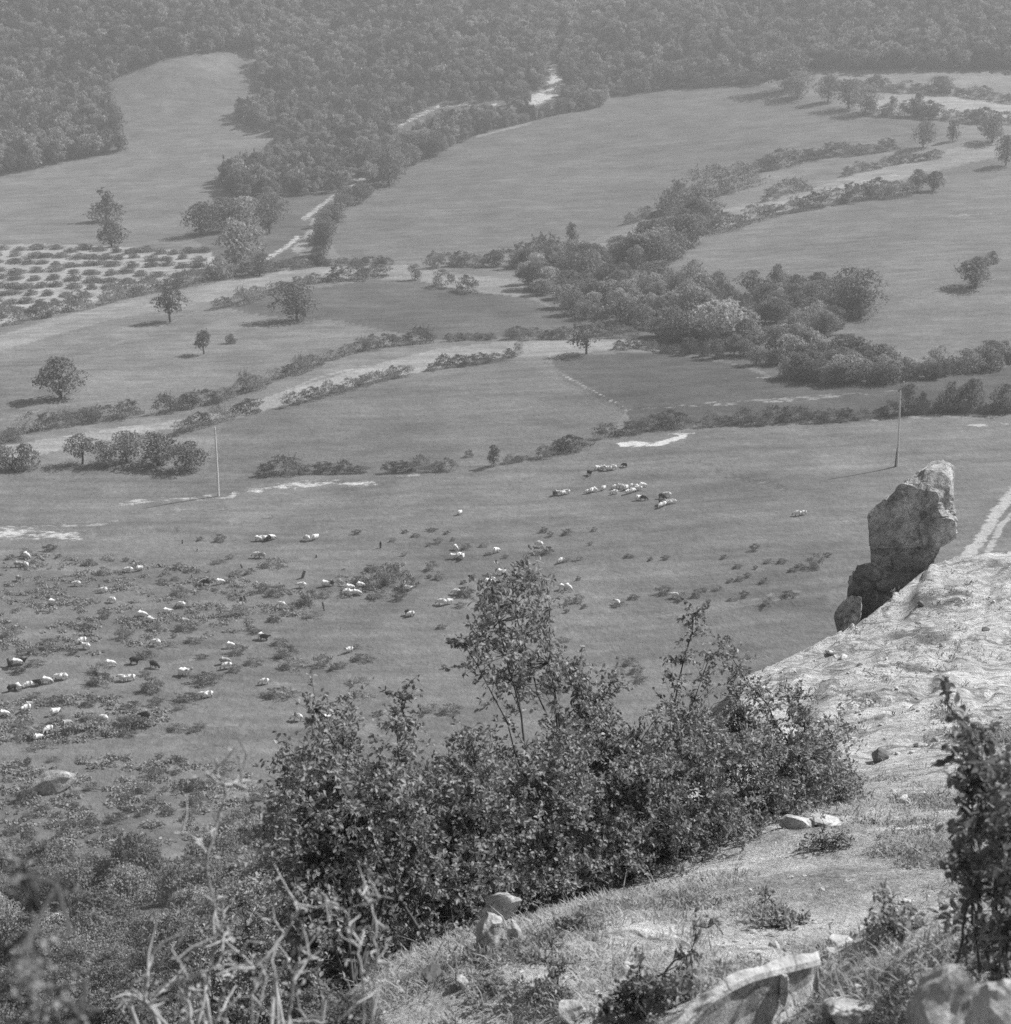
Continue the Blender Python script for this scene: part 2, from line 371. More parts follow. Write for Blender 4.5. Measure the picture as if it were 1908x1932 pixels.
# gullies, banks and terrace edges on the pasture: (line, half width px, depth m)
DITCH = [([(1350, 893), (1380, 900), (1410, 907), (1440, 910), (1480, 924)], 4, -.35), ([(1055, 705), (1100, 730), (1180, 772)], 2.5, .35),
         ([(340, 960), (385, 955), (425, 960)], 4, -.3), ([(440, 985), (470, 978), (510, 974)], 4, -.3), ([(180, 1008), (235, 1006), (330, 1000)], 4, -.5),
         ([(1300, 1180), (1420, 1150), (1560, 1130)], 8, .5), ([(40, 1395), (250, 1370), (450, 1380)], 7, .5), ([(690, 610), (672, 612), (640, 605), (590, 605)], 3, .4)]
gpx, gpy, gd = proj(GX, GY, GZ)
far = GY > 92
for ln, hw, dz in DITCH:
    d = dist_line(gpx, gpy, ln, 1.6)
    GZ = GZ + np.where(far & (d < hw * 2), dz * (1 - smooth(0, hw * 2, d)), 0)
REG = np.full(GX.shape, -1); ALB = np.full(GX.shape, .21)
for i, (nm, al, poly) in enumerate(REGIONS):
    k = far & in_poly(gpx, gpy, poly); REG[k] = i; ALB[k] = al
IP, IM, IH = len(REGIONS), len(REGIONS) + 1, len(REGIONS) + 2
k = far & in_poly(gpx, gpy, B_PAST); REG[k] = IP; ALB[k] = .165
k = far & (REG == -1); REG[k] = IM; ALB[k] = .185
REG[~far] = IH
k = far & in_poly(gpx, gpy, THICKET); ALB[k] = .12
# ground cover that differs in itself: bare sand, gravel, tracks, worn turf; ditch lines also carry painted shade (line, half width px, albedo, raggedness)
n1 = fbm(gpx / 26, gpy / 9, 41, 4); n2 = fbm(gpx / 7, gpy / 4, 45, 3); n3 = fbm(GX / 30, GY / 30, 47, 4)
BARE = np.zeros(GX.shape); BAREV = np.full(GX.shape, .4)
def paint(line, hw, al, rag=.8, ay=1.6, cond=None):
    global BARE, BAREV
    d = dist_line(gpx, gpy, line, ay) / hw
    mk = smooth(1.5, .25, d + (n1 - .5) * rag * 1.2) * (1 - .50 * min(rag, 1.0))
    mk = np.where(far if cond is None else cond, mk, 0)
    BAREV = np.where(mk > BARE, al * .88, BAREV); BARE = np.maximum(BARE, mk)
ALB = ALB * np.where(far, .86 + .28 * n3, 1)
for a in [([(440, 930), (520, 920), (600, 912), (705, 912)], 11, .62, 1.0), ([(-40, 1008), (60, 1008), (140, 1012)], 17, .58, .9), ([(0, 995), (180, 990), (220, 985)], 6, .40, .9),
          ([(230, 950), (320, 945), (400, 938)], 9, .50, 1.1), ([(1175, 838), (1235, 838), (1290, 824)], 9, .66, .5), ([(1240, 820), (1310, 818)], 4, .5, .6),
          ([(745, 898), (830, 893)], 3, .42, .8), ([(1815, 803), (1900, 800)], 3.5, .55, .7), ([(405, 940), (440, 938)], 5, .45, .7),
          ([(1800, 1075), (1850, 1020), (1880, 970), (1925, 915)], 15, .46, .42), ([(1860, 1050), (1890, 990), (1930, 950)], 9, .42, .5),
          ([(505, 488), (540, 466), (562, 448)], 8, .55, .8), ([(562, 470), (590, 440), (600, 415)], 14, .34, .4), ([(575, 412), (610, 385), (660, 352), (702, 326)], 7, .5, .9),
          ([(755, 238), (790, 218), (830, 200), (885, 197)], 7, .62, 1.0), ([(930, 198), (955, 193)], 5, .6, .6), ([(1010, 188), (1045, 172), (1052, 150)], 18, .66, .4), ([(1046, 150), (1044, 128)], 10, .62, .5), ([(1050, 82), (1062, 68), (1064, 55)], 7, .5, .8),
          ([(1390, 410), (1470, 384), (1570, 356), (1690, 330)], 7, .44, .9), ([(0, 845), (180, 815), (300, 797)], 4, .42, .8), ([(420, 778), (520, 745), (600, 712), (690, 690)], 4, .42, .9),
          ([(960, 655), (1090, 652), (1180, 648)], 7, .38, .8), ([(1060, 708), (1110, 735), (1180, 772)], 2.5, .36, .5), ([(1180, 775), (1400, 757), (1690, 738)], 6, .30, 1.3),
          ([(1430, 712), (1500, 708)], 3, .36, .8), ([(1250, 770), (1420, 762), (1600, 748), (1700, 738)], 2.5, .36, 1.0), ([(0, 790), (130, 762)], 3, .27, .6),
          ([(1790, 408), (1870, 402)], 3, .34, .8), ([(1800, 545), (1880, 525)], 3, .3, .8), ([(1200, 585), (1255, 572)], 5, .3, .7),
          ([(150, 675), (330, 605), (440, 560)], 4, .27, .9), ([(1330, 805), (1480, 797), (1600, 793), (1908, 783)], 3, .27, .5), ([(880, 548), (985, 556)], 3, .3, .6), ([(900, 258), (1000, 232)], 4, .3, .6),
          ([(520, 1300), (620, 1345), (700, 1380)], 30, .245, .9), ([(60, 1300), (300, 1260), (520, 1200)], 22, .225, 1.0), ([(0, 1400), (250, 1390), (480, 1370)], 16, .24, 1.0),
          ([(1000, 1180), (1300, 1160), (1500, 1120)], 20, .235, 1.0), ([(1100, 890), (1250, 880), (1500, 850)], 10, .22, 1.0), ([(500, 1075), (640, 1040), (760, 1050)], 14, .22, .9)]:
    paint(*a)
for a in [([(1350, 893), (1410, 907), (1440, 910), (1480, 924)], 3, .09, .3), ([(340, 962), (385, 957), (425, 962)], 3, .09, .4), ([(440, 986), (470, 979), (510, 975)], 2.5, .09, .4),  # ditch lines: dark soil, with the ditch's shade put into the colour
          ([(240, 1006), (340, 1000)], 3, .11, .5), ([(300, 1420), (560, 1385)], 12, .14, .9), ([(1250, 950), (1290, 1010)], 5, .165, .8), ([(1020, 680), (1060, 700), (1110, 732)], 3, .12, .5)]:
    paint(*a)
# near hillside: dry grass and soil, limestone ledge above it
ROCKM = np.zeros(GX.shape)
near = ~far
LEDGE = [(1380, 1290), (1480, 1210), (1570, 1165), (1660, 1090), (1760, 1030), (1850, 1015), (2600, 1000), (2600, 1380), (1908, 1400), (1800, 1425), (1700, 1470), (1600, 1480), (1540, 1430), (1450, 1360)]
ROCKM = np.where(near & in_poly(gpx, gpy, LEDGE) & (GY > 14), .80, 0)
ROCKM = np.where(near & (ROCKM == 0) & in_poly(GX, GY, EPOLY), .42 + .6 * (fbm(GX * .5, GY * .5, 57, 3) - .5) + .3 * smooth(13, 19, GY), ROCKM)
RB = np.hypot(GX, GY)
ALB = np.where(near, .46 + .5 * (fbm(GX * .8, GY * .8, 51, 4) - .5), ALB)
ALB = np.where(near & (RB > 24) & (ROCKM < .1), .16, ALB)
for (cx, cy, rx, ry, v) in [(1490, 1540, 70, 30, .9), (1560, 1545, 60, 14, .85), (1720, 1560, 50, 20, .4), (1700, 1690, 90, 40, .35), (1570, 1390, 90, 70, .8), (290, 1690, 45, 12, .95), (70, 1735, 70, 26, .9), (485, 1640, 16, 14, .95), (30, 1800, 30, 30, .8), (900, 1830, 60, 16, .6)]:
    e = ((gpx - cx) / rx) ** 2 + ((gpy - cy) / ry) ** 2
    ROCKM = np.where(near, np.maximum(ROCKM, v * smooth(1.3, .5, e)), ROCKM)
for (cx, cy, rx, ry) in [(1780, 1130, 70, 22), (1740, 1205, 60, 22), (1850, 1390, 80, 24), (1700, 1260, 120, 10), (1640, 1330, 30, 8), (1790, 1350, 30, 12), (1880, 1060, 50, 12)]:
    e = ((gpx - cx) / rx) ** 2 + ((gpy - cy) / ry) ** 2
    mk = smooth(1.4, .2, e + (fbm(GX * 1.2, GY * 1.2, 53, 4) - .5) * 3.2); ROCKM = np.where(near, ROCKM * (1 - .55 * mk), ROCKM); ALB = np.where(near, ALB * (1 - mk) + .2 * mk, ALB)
NR, NC = len(rad), len(ang)
idx = np.arange(NR * NC).reshape(NR, NC)
Q = np.stack([idx[:-1, :-1].ravel(), idx[:-1, 1:].ravel(), idx[1:, 1:].ravel(), idx[1:, :-1].ravel()], 1)
QR = REG[Q[:, 0]]
GV = np.stack([GX, GY, GZ], 1)
names = {i: r[0] for i, r in enumerate(REGIONS)}; names.update({IP: 'pasture', IM: 'meadow', IH: 'hillside_ground'})
for i, nm in names.items():
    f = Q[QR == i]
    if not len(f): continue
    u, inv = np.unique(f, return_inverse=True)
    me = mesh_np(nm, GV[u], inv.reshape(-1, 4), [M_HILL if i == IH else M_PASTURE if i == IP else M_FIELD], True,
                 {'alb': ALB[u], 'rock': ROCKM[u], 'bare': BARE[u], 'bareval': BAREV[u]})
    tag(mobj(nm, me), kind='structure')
# the finished ground answers all later height questions
_GZ = GZ.reshape(NR, NC); _LR = np.log(rad)
def height(x, y):
    x = np.asarray(x, float); y = np.asarray(y, float)
    fa = np.clip(np.interp(np.arctan2(x, y), ang, np.arange(NC)), 0, NC - 1.001); fr = np.clip(np.interp(np.log(np.hypot(x, y) + 1e-6), _LR, np.arange(NR)), 0, NR - 1.001)
    i, j = fr.astype(int), fa.astype(int); a, b = fr - i, fa - j
    return (_GZ[i, j] * (1 - b) + _GZ[i, j + 1] * b) * (1 - a) + (_GZ[i + 1, j] * (1 - b) + _GZ[i + 1, j + 1] * b) * a
#PART2
# ------------------------------------------------------------------ leaf and tube builders
def rot_frame(d, roll):
    """orthonormal frames for unit directions d (n,3)"""
    up = np.where(np.abs(d[:, 2:3]) > .95, np.array([[1., 0, 0]]), np.array([[0, 0, 1.]]))
    s = np.cross(d, up); s /= np.linalg.norm(s, axis=1, keepdims=True) + 1e-9
    n = np.cross(s, d)
    c, q = np.cos(roll)[:, None], np.sin(roll)[:, None]
    return s * c + n * q, n * c - s * q
def leaf_arrays(P, D, L, W, rng, fold=.25):
    """pointed oval leaves folded along the midrib: 6 verts, 2 quads each"""
    n = len(P); D = D / (np.linalg.norm(D, axis=1, keepdims=True) + 1e-9)
    S, N = rot_frame(D, rng.uniform(-1.2, 1.2, n))
    L = np.broadcast_to(L, (n,))[:, None]; W = np.broadcast_to(W, (n,))[:, None]
    def pt(a, b, c): return P + D * L * a + S * W * b + N * W * c
    bend = rng.uniform(-.5, .3, n)[:, None]
    V = np.stack([P, pt(.3, .42, fold), pt(.68, .36, fold) + N * L * bend * .12, pt(1, 0, 0) + N * L * bend * .3, pt(.68, -.36, fold) + N * L * bend * .12, pt(.3, -.42, fold)], 1).reshape(-1, 3)
    b = (np.arange(n) * 6)[:, None]
    F = np.concatenate([b + np.array([[0, 1, 2, 3]]), b + np.array([[0, 3, 4, 5]])])
    return V, F
def clump_arrays(P, N, size, rng):
    """bent leafy flakes facing roughly N: 5 verts, 2 faces as quads with uneven outline"""
    n = len(P); D = N + rng.normal(0, .75, (n, 3)); D /= np.linalg.norm(D, axis=1, keepdims=True)
    S, T = rot_frame(D, rng.uniform(0, 6.28, n)); size = np.broadcast_to(size, (n,))[:, None] * rng.uniform(.6, 1.35, (n, 1))
    a = rng.uniform(.55, 1.1, (n, 4, 1)); k = rng.uniform(-.5, .5, (n, 1))
    V = np.stack([P + S * size * a[:, 0], P + T * size * a[:, 1] * .7 + D * size * k, P - S * size * a[:, 2], P - T * size * a[:, 3] * .7 + D * size * k], 1).reshape(-1, 3)
    b = (np.arange(n) * 4)[:, None]
    F = np.concatenate([b + np.array([[0, 1, 2]]), b + np.array([[0, 2, 3]])])
    return V, F
def tube_arrays(lines, sides=5):
    """lines: list of (points (k,3), radii (k,))"""
    Vs, Fs, o = [], [], 0
    a = np.linspace(0, 2 * math.pi, sides, endpoint=False); ca, sa = np.cos(a), np.sin(a)
    for P, R in lines:
        P = np.asarray(P, float); k = len(P)
        T = np.gradient(P, axis=0); T /= np.linalg.norm(T, axis=1, keepdims=True) + 1e-9
        S, N = rot_frame(T, np.zeros(k))
        R = np.asarray(R, float)[:, None, None]
        V = P[:, None, :] + R * (S[:, None, :] * ca[None, :, None] + N[:, None, :] * sa[None, :, None])
        Vs.append(V.reshape(-1, 3))
        i = np.arange(k - 1)[:, None] * sides + np.arange(sides)[None, :]; j = np.arange(k - 1)[:, None] * sides + (np.arange(sides)[None, :] + 1) % sides
        Fs.append(np.stack([i, j, j + sides, i + sides], -1).reshape(-1, 4) + o); o += k * sides
    return np.concatenate(Vs), np.concatenate(Fs)

# ------------------------------------------------------------------ tree prototypes (unit width, unit height, base at 0)
def crown_mesh(name, seed, zlo, zhi, nl, n, size, mat, shape='round', asp=1.0, shoots=10, lobe=1.0):
    rng = np.random.default_rng(seed)
    pts, nrm = [], []
    lobes = []
    for i in range(nl):
        t = (i + rng.uniform(.1, .9)) / nl
        z = zlo + (zhi - zlo) * t
        if shape == 'cone': wmax = .46 * (1 - t) + .05
        elif shape == 'bush': wmax = .46 * math.sqrt(max(.05, 1 - t ** 2.2))
        elif shape == 'tall': wmax = .40 * math.sin(math.pi * min(1, .18 + .75 * t)) ** .7
        else: wmax = .46 * math.sin(math.pi * (.12 + .78 * t)) ** .8
        a = rng.uniform(0, 6.28); rl = wmax * rng.uniform(.38, .62) * lobe; ro = max(0, wmax - rl) * rng.uniform(.35, 1.0)
        lobes.append((ro * math.cos(a), ro * math.sin(a), z, rl, rl * rng.uniform(.75, 1.15)))
    tot = sum(l[3] for l in lobes)
    for (x, y, z, rl, rz) in lobes:
        m = max(6, int(n * rl / tot)); d = rng.normal(0, 1, (m, 3)); d /= np.linalg.norm(d, axis=1, keepdims=True)
        d[:, 2] = np.where(rng.random(m) < .6, np.abs(d[:, 2]), d[:, 2])
        rr = rng.uniform(.55, 1.12, m)[:, None] ** .7
        p = np.array([x, y, z]) + d * rr * np.array([rl, rl, rz]); pts.append(p); nrm.append(d)
    P = np.concatenate(pts); N = np.concatenate(nrm)
    P[:, 2] = np.where(P[:, 2] < .01, rng.uniform(.01, .12, len(P)), P[:, 2])
    q = np.percentile(P, [2, 98], axis=0); sp = (q[1] - q[0])[:2].max()
    P[:, :2] = (P[:, :2] - (q[0] + q[1])[:2] / 2) / sp * .94; P[:, 2] *= .95 / q[1, 2]
    if shape == 'bush' and lobe == 1.0:                 # leafy down to the ground
        m = n // 4; a = rng.uniform(0, 6.28, m); rr = rng.uniform(.25, .5, m); Pb = np.stack([np.cos(a) * rr, np.sin(a) * rr, rng.uniform(.02, .45, m)], 1)
        P = np.concatenate([P, Pb]); N = np.concatenate([N, np.stack([np.cos(a), np.sin(a), .4 + 0 * a], 1)])
    for _ in range(shoots):             # stray leafy shoots break the outline
        b = rng.integers(len(P)); d = N[b] * .6 + [0, 0, .8]; d /= np.linalg.norm(d); k = 9; t = np.linspace(0, 1, k)[:, None]
        P = np.concatenate([P, P[b] + d * t * rng.uniform(.08, .2) + rng.normal(0, .012, (k, 3))]); N = np.concatenate([N, np.tile(d, (k, 1))])
    P[:, 2] *= asp
    V, F = clump_arrays(P, N, size, rng)
    V[:, 2] /= asp
    return mesh_np(name, V, F, [mat])
def trunk_mesh(name, seed, top, r, mat=None, limbs=4):
    rng = np.random.default_rng(seed); L = []
    k = 6; zs = np.linspace(-.04, top, k)
    P = np.stack([np.cumsum(rng.normal(0, .012, k)), np.cumsum(rng.normal(0, .012, k)), zs], 1)
    L.append((P, np.linspace(r, r * .45, k)))
    for i in range(limbs):
        t = rng.uniform(.45, .95); b = P[int(t * (k - 1))]; a = rng.uniform(0, 6.28)
        e = b + np.array([math.cos(a) * .28, math.sin(a) * .28, rng.uniform(.15, .3)])
        L.append((np.stack([b, (b + e) / 2 + rng.normal(0, .02, 3), e]), np.array([r * .5, r * .3, r * .1])))
    V, F = tube_arrays(L, 6)
    return mesh_np(name, V, F, [mat or M_BARK_FAR], True)
PROTO = {}
M_LEAF_HEDGE = mat_leaf('hedge_leaves', .26, .35, .3, .12, .5, .3)
def add_proto(kind, i, cm, tm): PROTO.setdefault(kind, []).append((cm, tm))
for i in range(3):
    add_proto('round', i, crown_mesh('crown_round', 10 + i, .14, .92, 15, 2100, .034, M_LEAF_TREE), trunk_mesh('trunk_round', 10 + i, .6, .035))
    add_proto('open', i, crown_mesh('crown_open', 20 + i, .32, .93, 12, 1400, .036, M_LEAF_TREE), trunk_mesh('trunk_open', 20 + i, .75, .04))
    add_proto('pale', i, crown_mesh('crown_pale', 30 + i, .14, .92, 13, 1500, .042, M_LEAF_PALE), trunk_mesh('trunk_pale', 30 + i, .6, .03))
    add_proto('tall', i, crown_mesh('crown_tall', 40 + i, .1, .96, 11, 1200, .045, M_LEAF_TREE, 'tall'), trunk_mesh('trunk_tall', 40 + i, .8, .04))
    add_proto('bush', i, crown_mesh('crown_bush', 50 + i, .05, .80, 11, 1100, .036, M_LEAF_TREE, 'bush', .6, 16), trunk_mesh('stem_bush', 50 + i, .5, .02))
    add_proto('palebush', i, crown_mesh('crown_pale_bush', 56 + i, .05, .80, 11, 1100, .036, M_LEAF_PALE, 'bush', .6, 16), trunk_mesh('stem_bush', 56 + i, .5, .02))
    add_proto('scrub', i, crown_mesh('crown_scrub', 70 + i, .05, .75, 22, 900, .030, M_LEAF_SCRUB, 'bush', .32, 14, .5), None)
    add_proto('mass', i, crown_mesh('crown_mass', 80 + i, .05, .9, 34, 4200, .026, M_LEAF_MASS, 'bush', .6, 40, .8), trunk_mesh('stem_mass', 80 + i, .6, .012, M_BARK, 9))
for i in range(4):
    add_proto('hedge', i, crown_mesh('crown_hedge', 90 + i, .05, .78, 26, 1900, .019, M_LEAF_TREE if i % 2 else M_LEAF_HEDGE, 'bush', .38, 30, .55), None)
for i in range(2):
    add_proto('cone', i, crown_mesh('crown_cone', 60 + i, .06, .98, 14, 1300, .042, M_LEAF_TREE, 'cone'), trunk_mesh('trunk_cone', 60 + i, .8, .03))
_tc = 0
def plant(name, loc, wm, hm, kind, label, cat, group=None, parts=True, depth=None, sink=.0):
    global _tc
    _tc += 1
    cm, tm = PROTO[kind][_tc % len(PROTO[kind])]
    rz = random.uniform(0, 6.28); d = depth or wm
    if parts and tm is not None:
        e = empty(name, (loc[0], loc[1], loc[2] - sink), rz, (wm, d, hm)); tag(e, label, cat, group)
        mobj('crown', cm, e); mobj('trunk', tm, e); return e
    o = mobj(name, cm, None, (loc[0], loc[1], loc[2] - sink)); o.rotation_euler = (0, 0, rz if depth is None else random.uniform(-.2, .2)); o.scale = (wm, d, hm)
    return tag(o, label, cat, group)
def plant_px(name, px, py, wpx, hpx, kind, label, cat, group=None, parts=True):
    x, y, z = hit(px, py); r = math.sqrt(x * x + y * y + (CAMZ - z) ** 2) / FPX
    return plant(name, (x, y, z), wpx * r, hpx * r * 1.04, kind, label, cat, group, parts, sink=.03 * hpx * r)

# ------------------------------------------------------------------ the wood on the far hillside: one mass
def forest():
    protos = bpy.data.collections.new('wood_crowns')
    ms = [crown_mesh('wood_crown', 100 + i, .22, .95, 9, 360, .080, M_LEAF_FAR, 'round' if i % 2 else 'tall', 1.0, 5) for i in range(6)]
    for i, m in enumerate(ms):
        protos.objects.link(bpy.data.objects.new('wood_crown_%d' % i, m))
    s = 3.4
    xs, ys = np.meshgrid(np.arange(-520, 520, s), np.arange(540, 1130, s))
    x = xs.ravel() + RNG.uniform(-.48, .48, xs.size) * s; y = ys.ravel() + RNG.uniform(-.48, .48, xs.size) * s
    px, py, d = proj(x, y, height(x, y))
    k = (px > -260) & (px < 2170) & (py > -230) & (py < 540); x, y = x[k], y[k]
    z = height(x, y); px, py, d = proj(x, y, z)
    h = RNG.uniform(4.2, 9.0, len(x)) * (.85 + .4 * fbm(x / 45, y / 45, 61, 3)) * np.where((py > 170) & (px > 500) & (px < 1180), .72, 1)
    hp = h * FPX / d
    ok = in_poly(px, py, FOREST)
    for nm, al, poly in REGIONS[1:]:
        ok &= ~in_poly(px, py - hp * .72, poly) | (py < 60)
    for ln, hw in [([(1012, 190), (1045, 172), (1050, 128)], 15), ([(755, 238), (800, 214), (885, 197), (950, 194)], 7), ([(1050, 82), (1064, 55)], 6), ([(505, 488), (562, 448), (600, 410), (702, 326)], 13)]:
        ok &= dist_line(px, py - hp * .3, ln, 1.0) > hw + RNG.uniform(-4, 8, len(px))
        ok &= dist_line(px, py - hp * .7, ln, 1.0) > hw * .7 + RNG.uniform(-6, 4, len(px))
    for ln, hw in [([(1020, 186), (1045, 172), (1051, 150), (1045, 128)], 15), ([(1050, 82), (1064, 55)], 6), ([(760, 236), (800, 214), (835, 200), (880, 198)], 6), ([(935, 197), (955, 193)], 5)]:
        for t in (0, .2, .4, .6, .8, 1.0): ok &= (dist_line(px, py - hp * t, ln, 1.0) > hw) | (RNG.random(len(px)) < .10)
    x, y, z, h = x[ok], y[ok], z[ok], h[ok]; n = len(x)
    me = bpy.data.meshes.new('wood'); me.vertices.add(n); me.vertices.foreach_set('co', np.stack([x, y, z - .4], 1).astype(np.float32).ravel())
    wd = h * RNG.uniform(.5, .85, n)
    a = me.attributes.new('siz', 'FLOAT_VECTOR', 'POINT'); a.data.foreach_set('vector', np.stack([wd, wd, h], 1).astype(np.float32).ravel())
    a = me.attributes.new('rt', 'FLOAT_VECTOR', 'POINT'); a.data.foreach_set('vector', np.stack([RNG.normal(0, .06, n), RNG.normal(0, .06, n), RNG.uniform(0, 6.28, n)], 1).astype(np.float32).ravel())
    a = me.attributes.new('ix', 'INT', 'POINT'); a.data.foreach_set('value', RNG.integers(0, 6, n).astype(np.int32))
    o = mobj('wood', me); tag(o, 'dense wood covering the hillside beyond the fields', 'wood', kind='stuff')
    ng = bpy.data.node_groups.new('scatter_wood', 'GeometryNodeTree')
    ng.interface.new_socket('Geometry', in_out='INPUT', socket_type='NodeSocketGeometry'); ng.interface.new_socket('Geometry', in_out='OUTPUT', socket_type='NodeSocketGeometry')
    N = ng.nodes; gi = N.new('NodeGroupInput'); go = N.new('NodeGroupOutput')
    ci = N.new('GeometryNodeCollectionInfo'); ci.inputs['Collection'].default_value = protos; ci.inputs['Separate Children'].default_value = True; ci.inputs['Reset Children'].default_value = True
    ip = N.new('GeometryNodeInstanceOnPoints'); ip.inputs['Pick Instance'].default_value = True
    def na(nm, ty):
        q = N.new('GeometryNodeInputNamedAttribute'); q.data_type = ty; q.inputs['Name'].default_value = nm
        return [s for s in q.outputs if s.enabled and s.name == 'Attribute'][0]
    ng.links.new(gi.outputs[0], ip.inputs['Points']); ng.links.new(ci.outputs[0], ip.inputs['Instance'])
    ng.links.new(na('siz', 'FLOAT_VECTOR'), ip.inputs['Scale']); ng.links.new(na('ix', 'INT'), ip.inputs['Instance Index'])
    e2r = N.new('FunctionNodeEulerToRotation'); ng.links.new(na('rt', 'FLOAT_VECTOR'), e2r.inputs[0]); ng.links.new(e2r.outputs[0], ip.inputs['Rotation'])
    ng.links.new(ip.outputs[0], go.inputs[0])
    md = o.modifiers.new('scatter', 'NODES'); md.node_group = ng
    print('forest trees', n)
forest()

# ------------------------------------------------------------------ single trees that can be told apart
for (px, py, wp, hp, kd, lab) in [
    (116, 751, 84, 74, 'round', 'large round dark tree alone on the sloping field, throwing a long shadow'),
    (323, 607, 54, 58, 'open', 'umbrella-shaped tree with a bare short trunk on the sloping field'),
    (558, 604, 78, 72, 'round', 'ragged broad tree at the edge of the smooth dark field'),
    (384, 668, 38, 44, 'open', 'small thin tree with a low bush at its foot'),
    (436, 648, 20, 18, 'bush', 'tiny round bush beside the small thin tree'),
    (1106, 668, 64, 56, 'open', 'spreading tree with a dark trunk standing on the pale lane'),
    (1840, 541, 76, 54, 'round', 'wide low tree with shadow on the right slope field'),
    (1872, 497, 22, 22, 'bush', 'small bush just above the wide low tree on the right slope'),
    (202, 418, 64, 56, 'cone', 'conical tree with a pointed top on the upper left meadow'),
    (212, 466, 56, 46, 'round', 'rounded tree at the top border of the orchard'),
    (1542, 556, 36, 42, 'open', 'small open tree peeping above the thicket'),
    (1610, 594, 92, 86, 'round', 'biggest dark tree at the right end of the thicket'),
    (1464, 572, 34, 72, 'tall', 'tall narrow tree rising out of the thicket'),
    (1356, 650, 100, 84, 'pale', 'pale silvery willow in the lower thicket'),
    (1310, 600, 60, 60, 'pale', 'pale rounded tree in the middle of the thicket'),
    (783, 528, 24, 30, 'tall', 'small dark upright tree at the top of the smooth dark field'),
    (1079, 478, 24, 56, 'tall', 'slim leaning tree at the lower edge of the wide centre field'),
    (735, 350, 66, 74, 'round', 'large round tree at the corner of the wood above the stream'),
    (932, 880, 22, 42, 'tall', 'upright dark bush in the bottom hedge of the lower field'),
    (1742, 258+20, 40, 46, 'round', 'dark round tree beside the diagonal strip'),
    (1798, 266, 22, 36, 'tall', 'slim tree beside the round one on the diagonal strip'),
    (1872, 268, 56, 44, 'round', 'broad tree at the top of the right slope field'),
    (1898, 312, 36, 52, 'round', 'tree at the frame edge below the broad tree'),
    (1730, 362, 30, 40, 'round', 'round tree at the end of the lane hedge'),
    (1762, 360, 40, 34, 'round', 'lower broad tree at the end of the lane hedge'),
    (1480, 170, 84, 66, 'round', 'largest dark tree at the corner of the wood by the far field'),
    (1505, 184, 56, 46, 'round', 'dark tree in front of the largest one by the far field'),
    (1562, 192, 46, 48, 'round', 'first tree of the row below the pale far field'),
    (1600, 205, 54, 52, 'round', 'second tree of the row below the pale far field'),
    (1634, 214, 52, 50, 'pale', 'broad tree of the row below the pale far field'),
    (1683, 214, 16, 30, 'tall', 'narrow tree standing against the pale far field'),
    (1733, 218, 26, 38, 'tall', 'upright tree standing against the pale far field'),
    (1758, 224, 24, 24, 'round', 'short tree next to the upright one on the pale far field'),
    (1650, 172, 36, 28, 'round', 'round tree on the upper edge of the pale far field'),
    (1776, 172, 40, 26, 'round', 'broad tree on the upper edge of the pale far field'),
    (455, 505, 90, 86, 'pale', 'big pale tree at the orchard corner by the stream'),
    (420, 524, 50, 40, 'palebush', 'pale bush below the big tree at the orchard corner'),
    (490, 520, 46, 44, 'round', 'dark tree beside the stream bank'),
    (612, 480, 36, 58, 'round', 'dark tree on the far bank of the stream bend'),
    (600, 500, 40, 34, 'bush', 'bush at the foot of the stream bend'),
    (380, 445, 66, 60, 'round', 'leftmost tree of the clump above the orchard'),
    (425, 436, 64, 62, 'round', 'middle tree of the clump above the orchard'),
    (465, 432, 60, 60, 'pale', 'pale tree of the clump above the orchard'),
    (510, 440, 62, 72, 'round', 'rightmost tree of the clump above the orchard'),
    (155, 876, 56, 54, 'open', 'shrubby tree with bare trunk at the end of the lower hedge'),
    (300, 878, 90, 62, 'round', 'bulky dark tree in the lower hedge'),
    (240, 872, 70, 56, 'round', 'leafy tree beside the bulky one in the lower hedge'),
    (355, 888, 70, 54, 'round', 'spreading dark tree just before the tall pole'),
    (200, 878, 50, 48, 'pale', 'pale bushy tree in the lower hedge'),
    (50, 884, 50, 46, 'bush', 'ragged bush alone near the frame edge above the pasture'),
    (4, 884, 44, 46, 'bush', 'dark bush cut by the frame edge above the pasture'),
    (1712, 778, 34, 54, 'tall', 'dark shrub right behind the slender pole'),
    (1742, 776, 20, 36, 'tall', 'thin shrub beside the one behind the slender pole'),
    (1790, 772, 50, 50, 'bush', 'bushy dark shrub on the upper pasture edge'),
    (1832, 772, 48, 56, 'round', 'taller dark shrub on the upper pasture edge'),
    (1893, 776, 44, 50, 'bush', 'dark shrub at the frame edge on the upper pasture edge'),
]:
    plant_px('tree' if kd not in ('bush', 'palebush') else 'bush', px, py, wp, hp, kd, lab, 'tree' if kd not in ('bush', 'palebush') else 'bush')

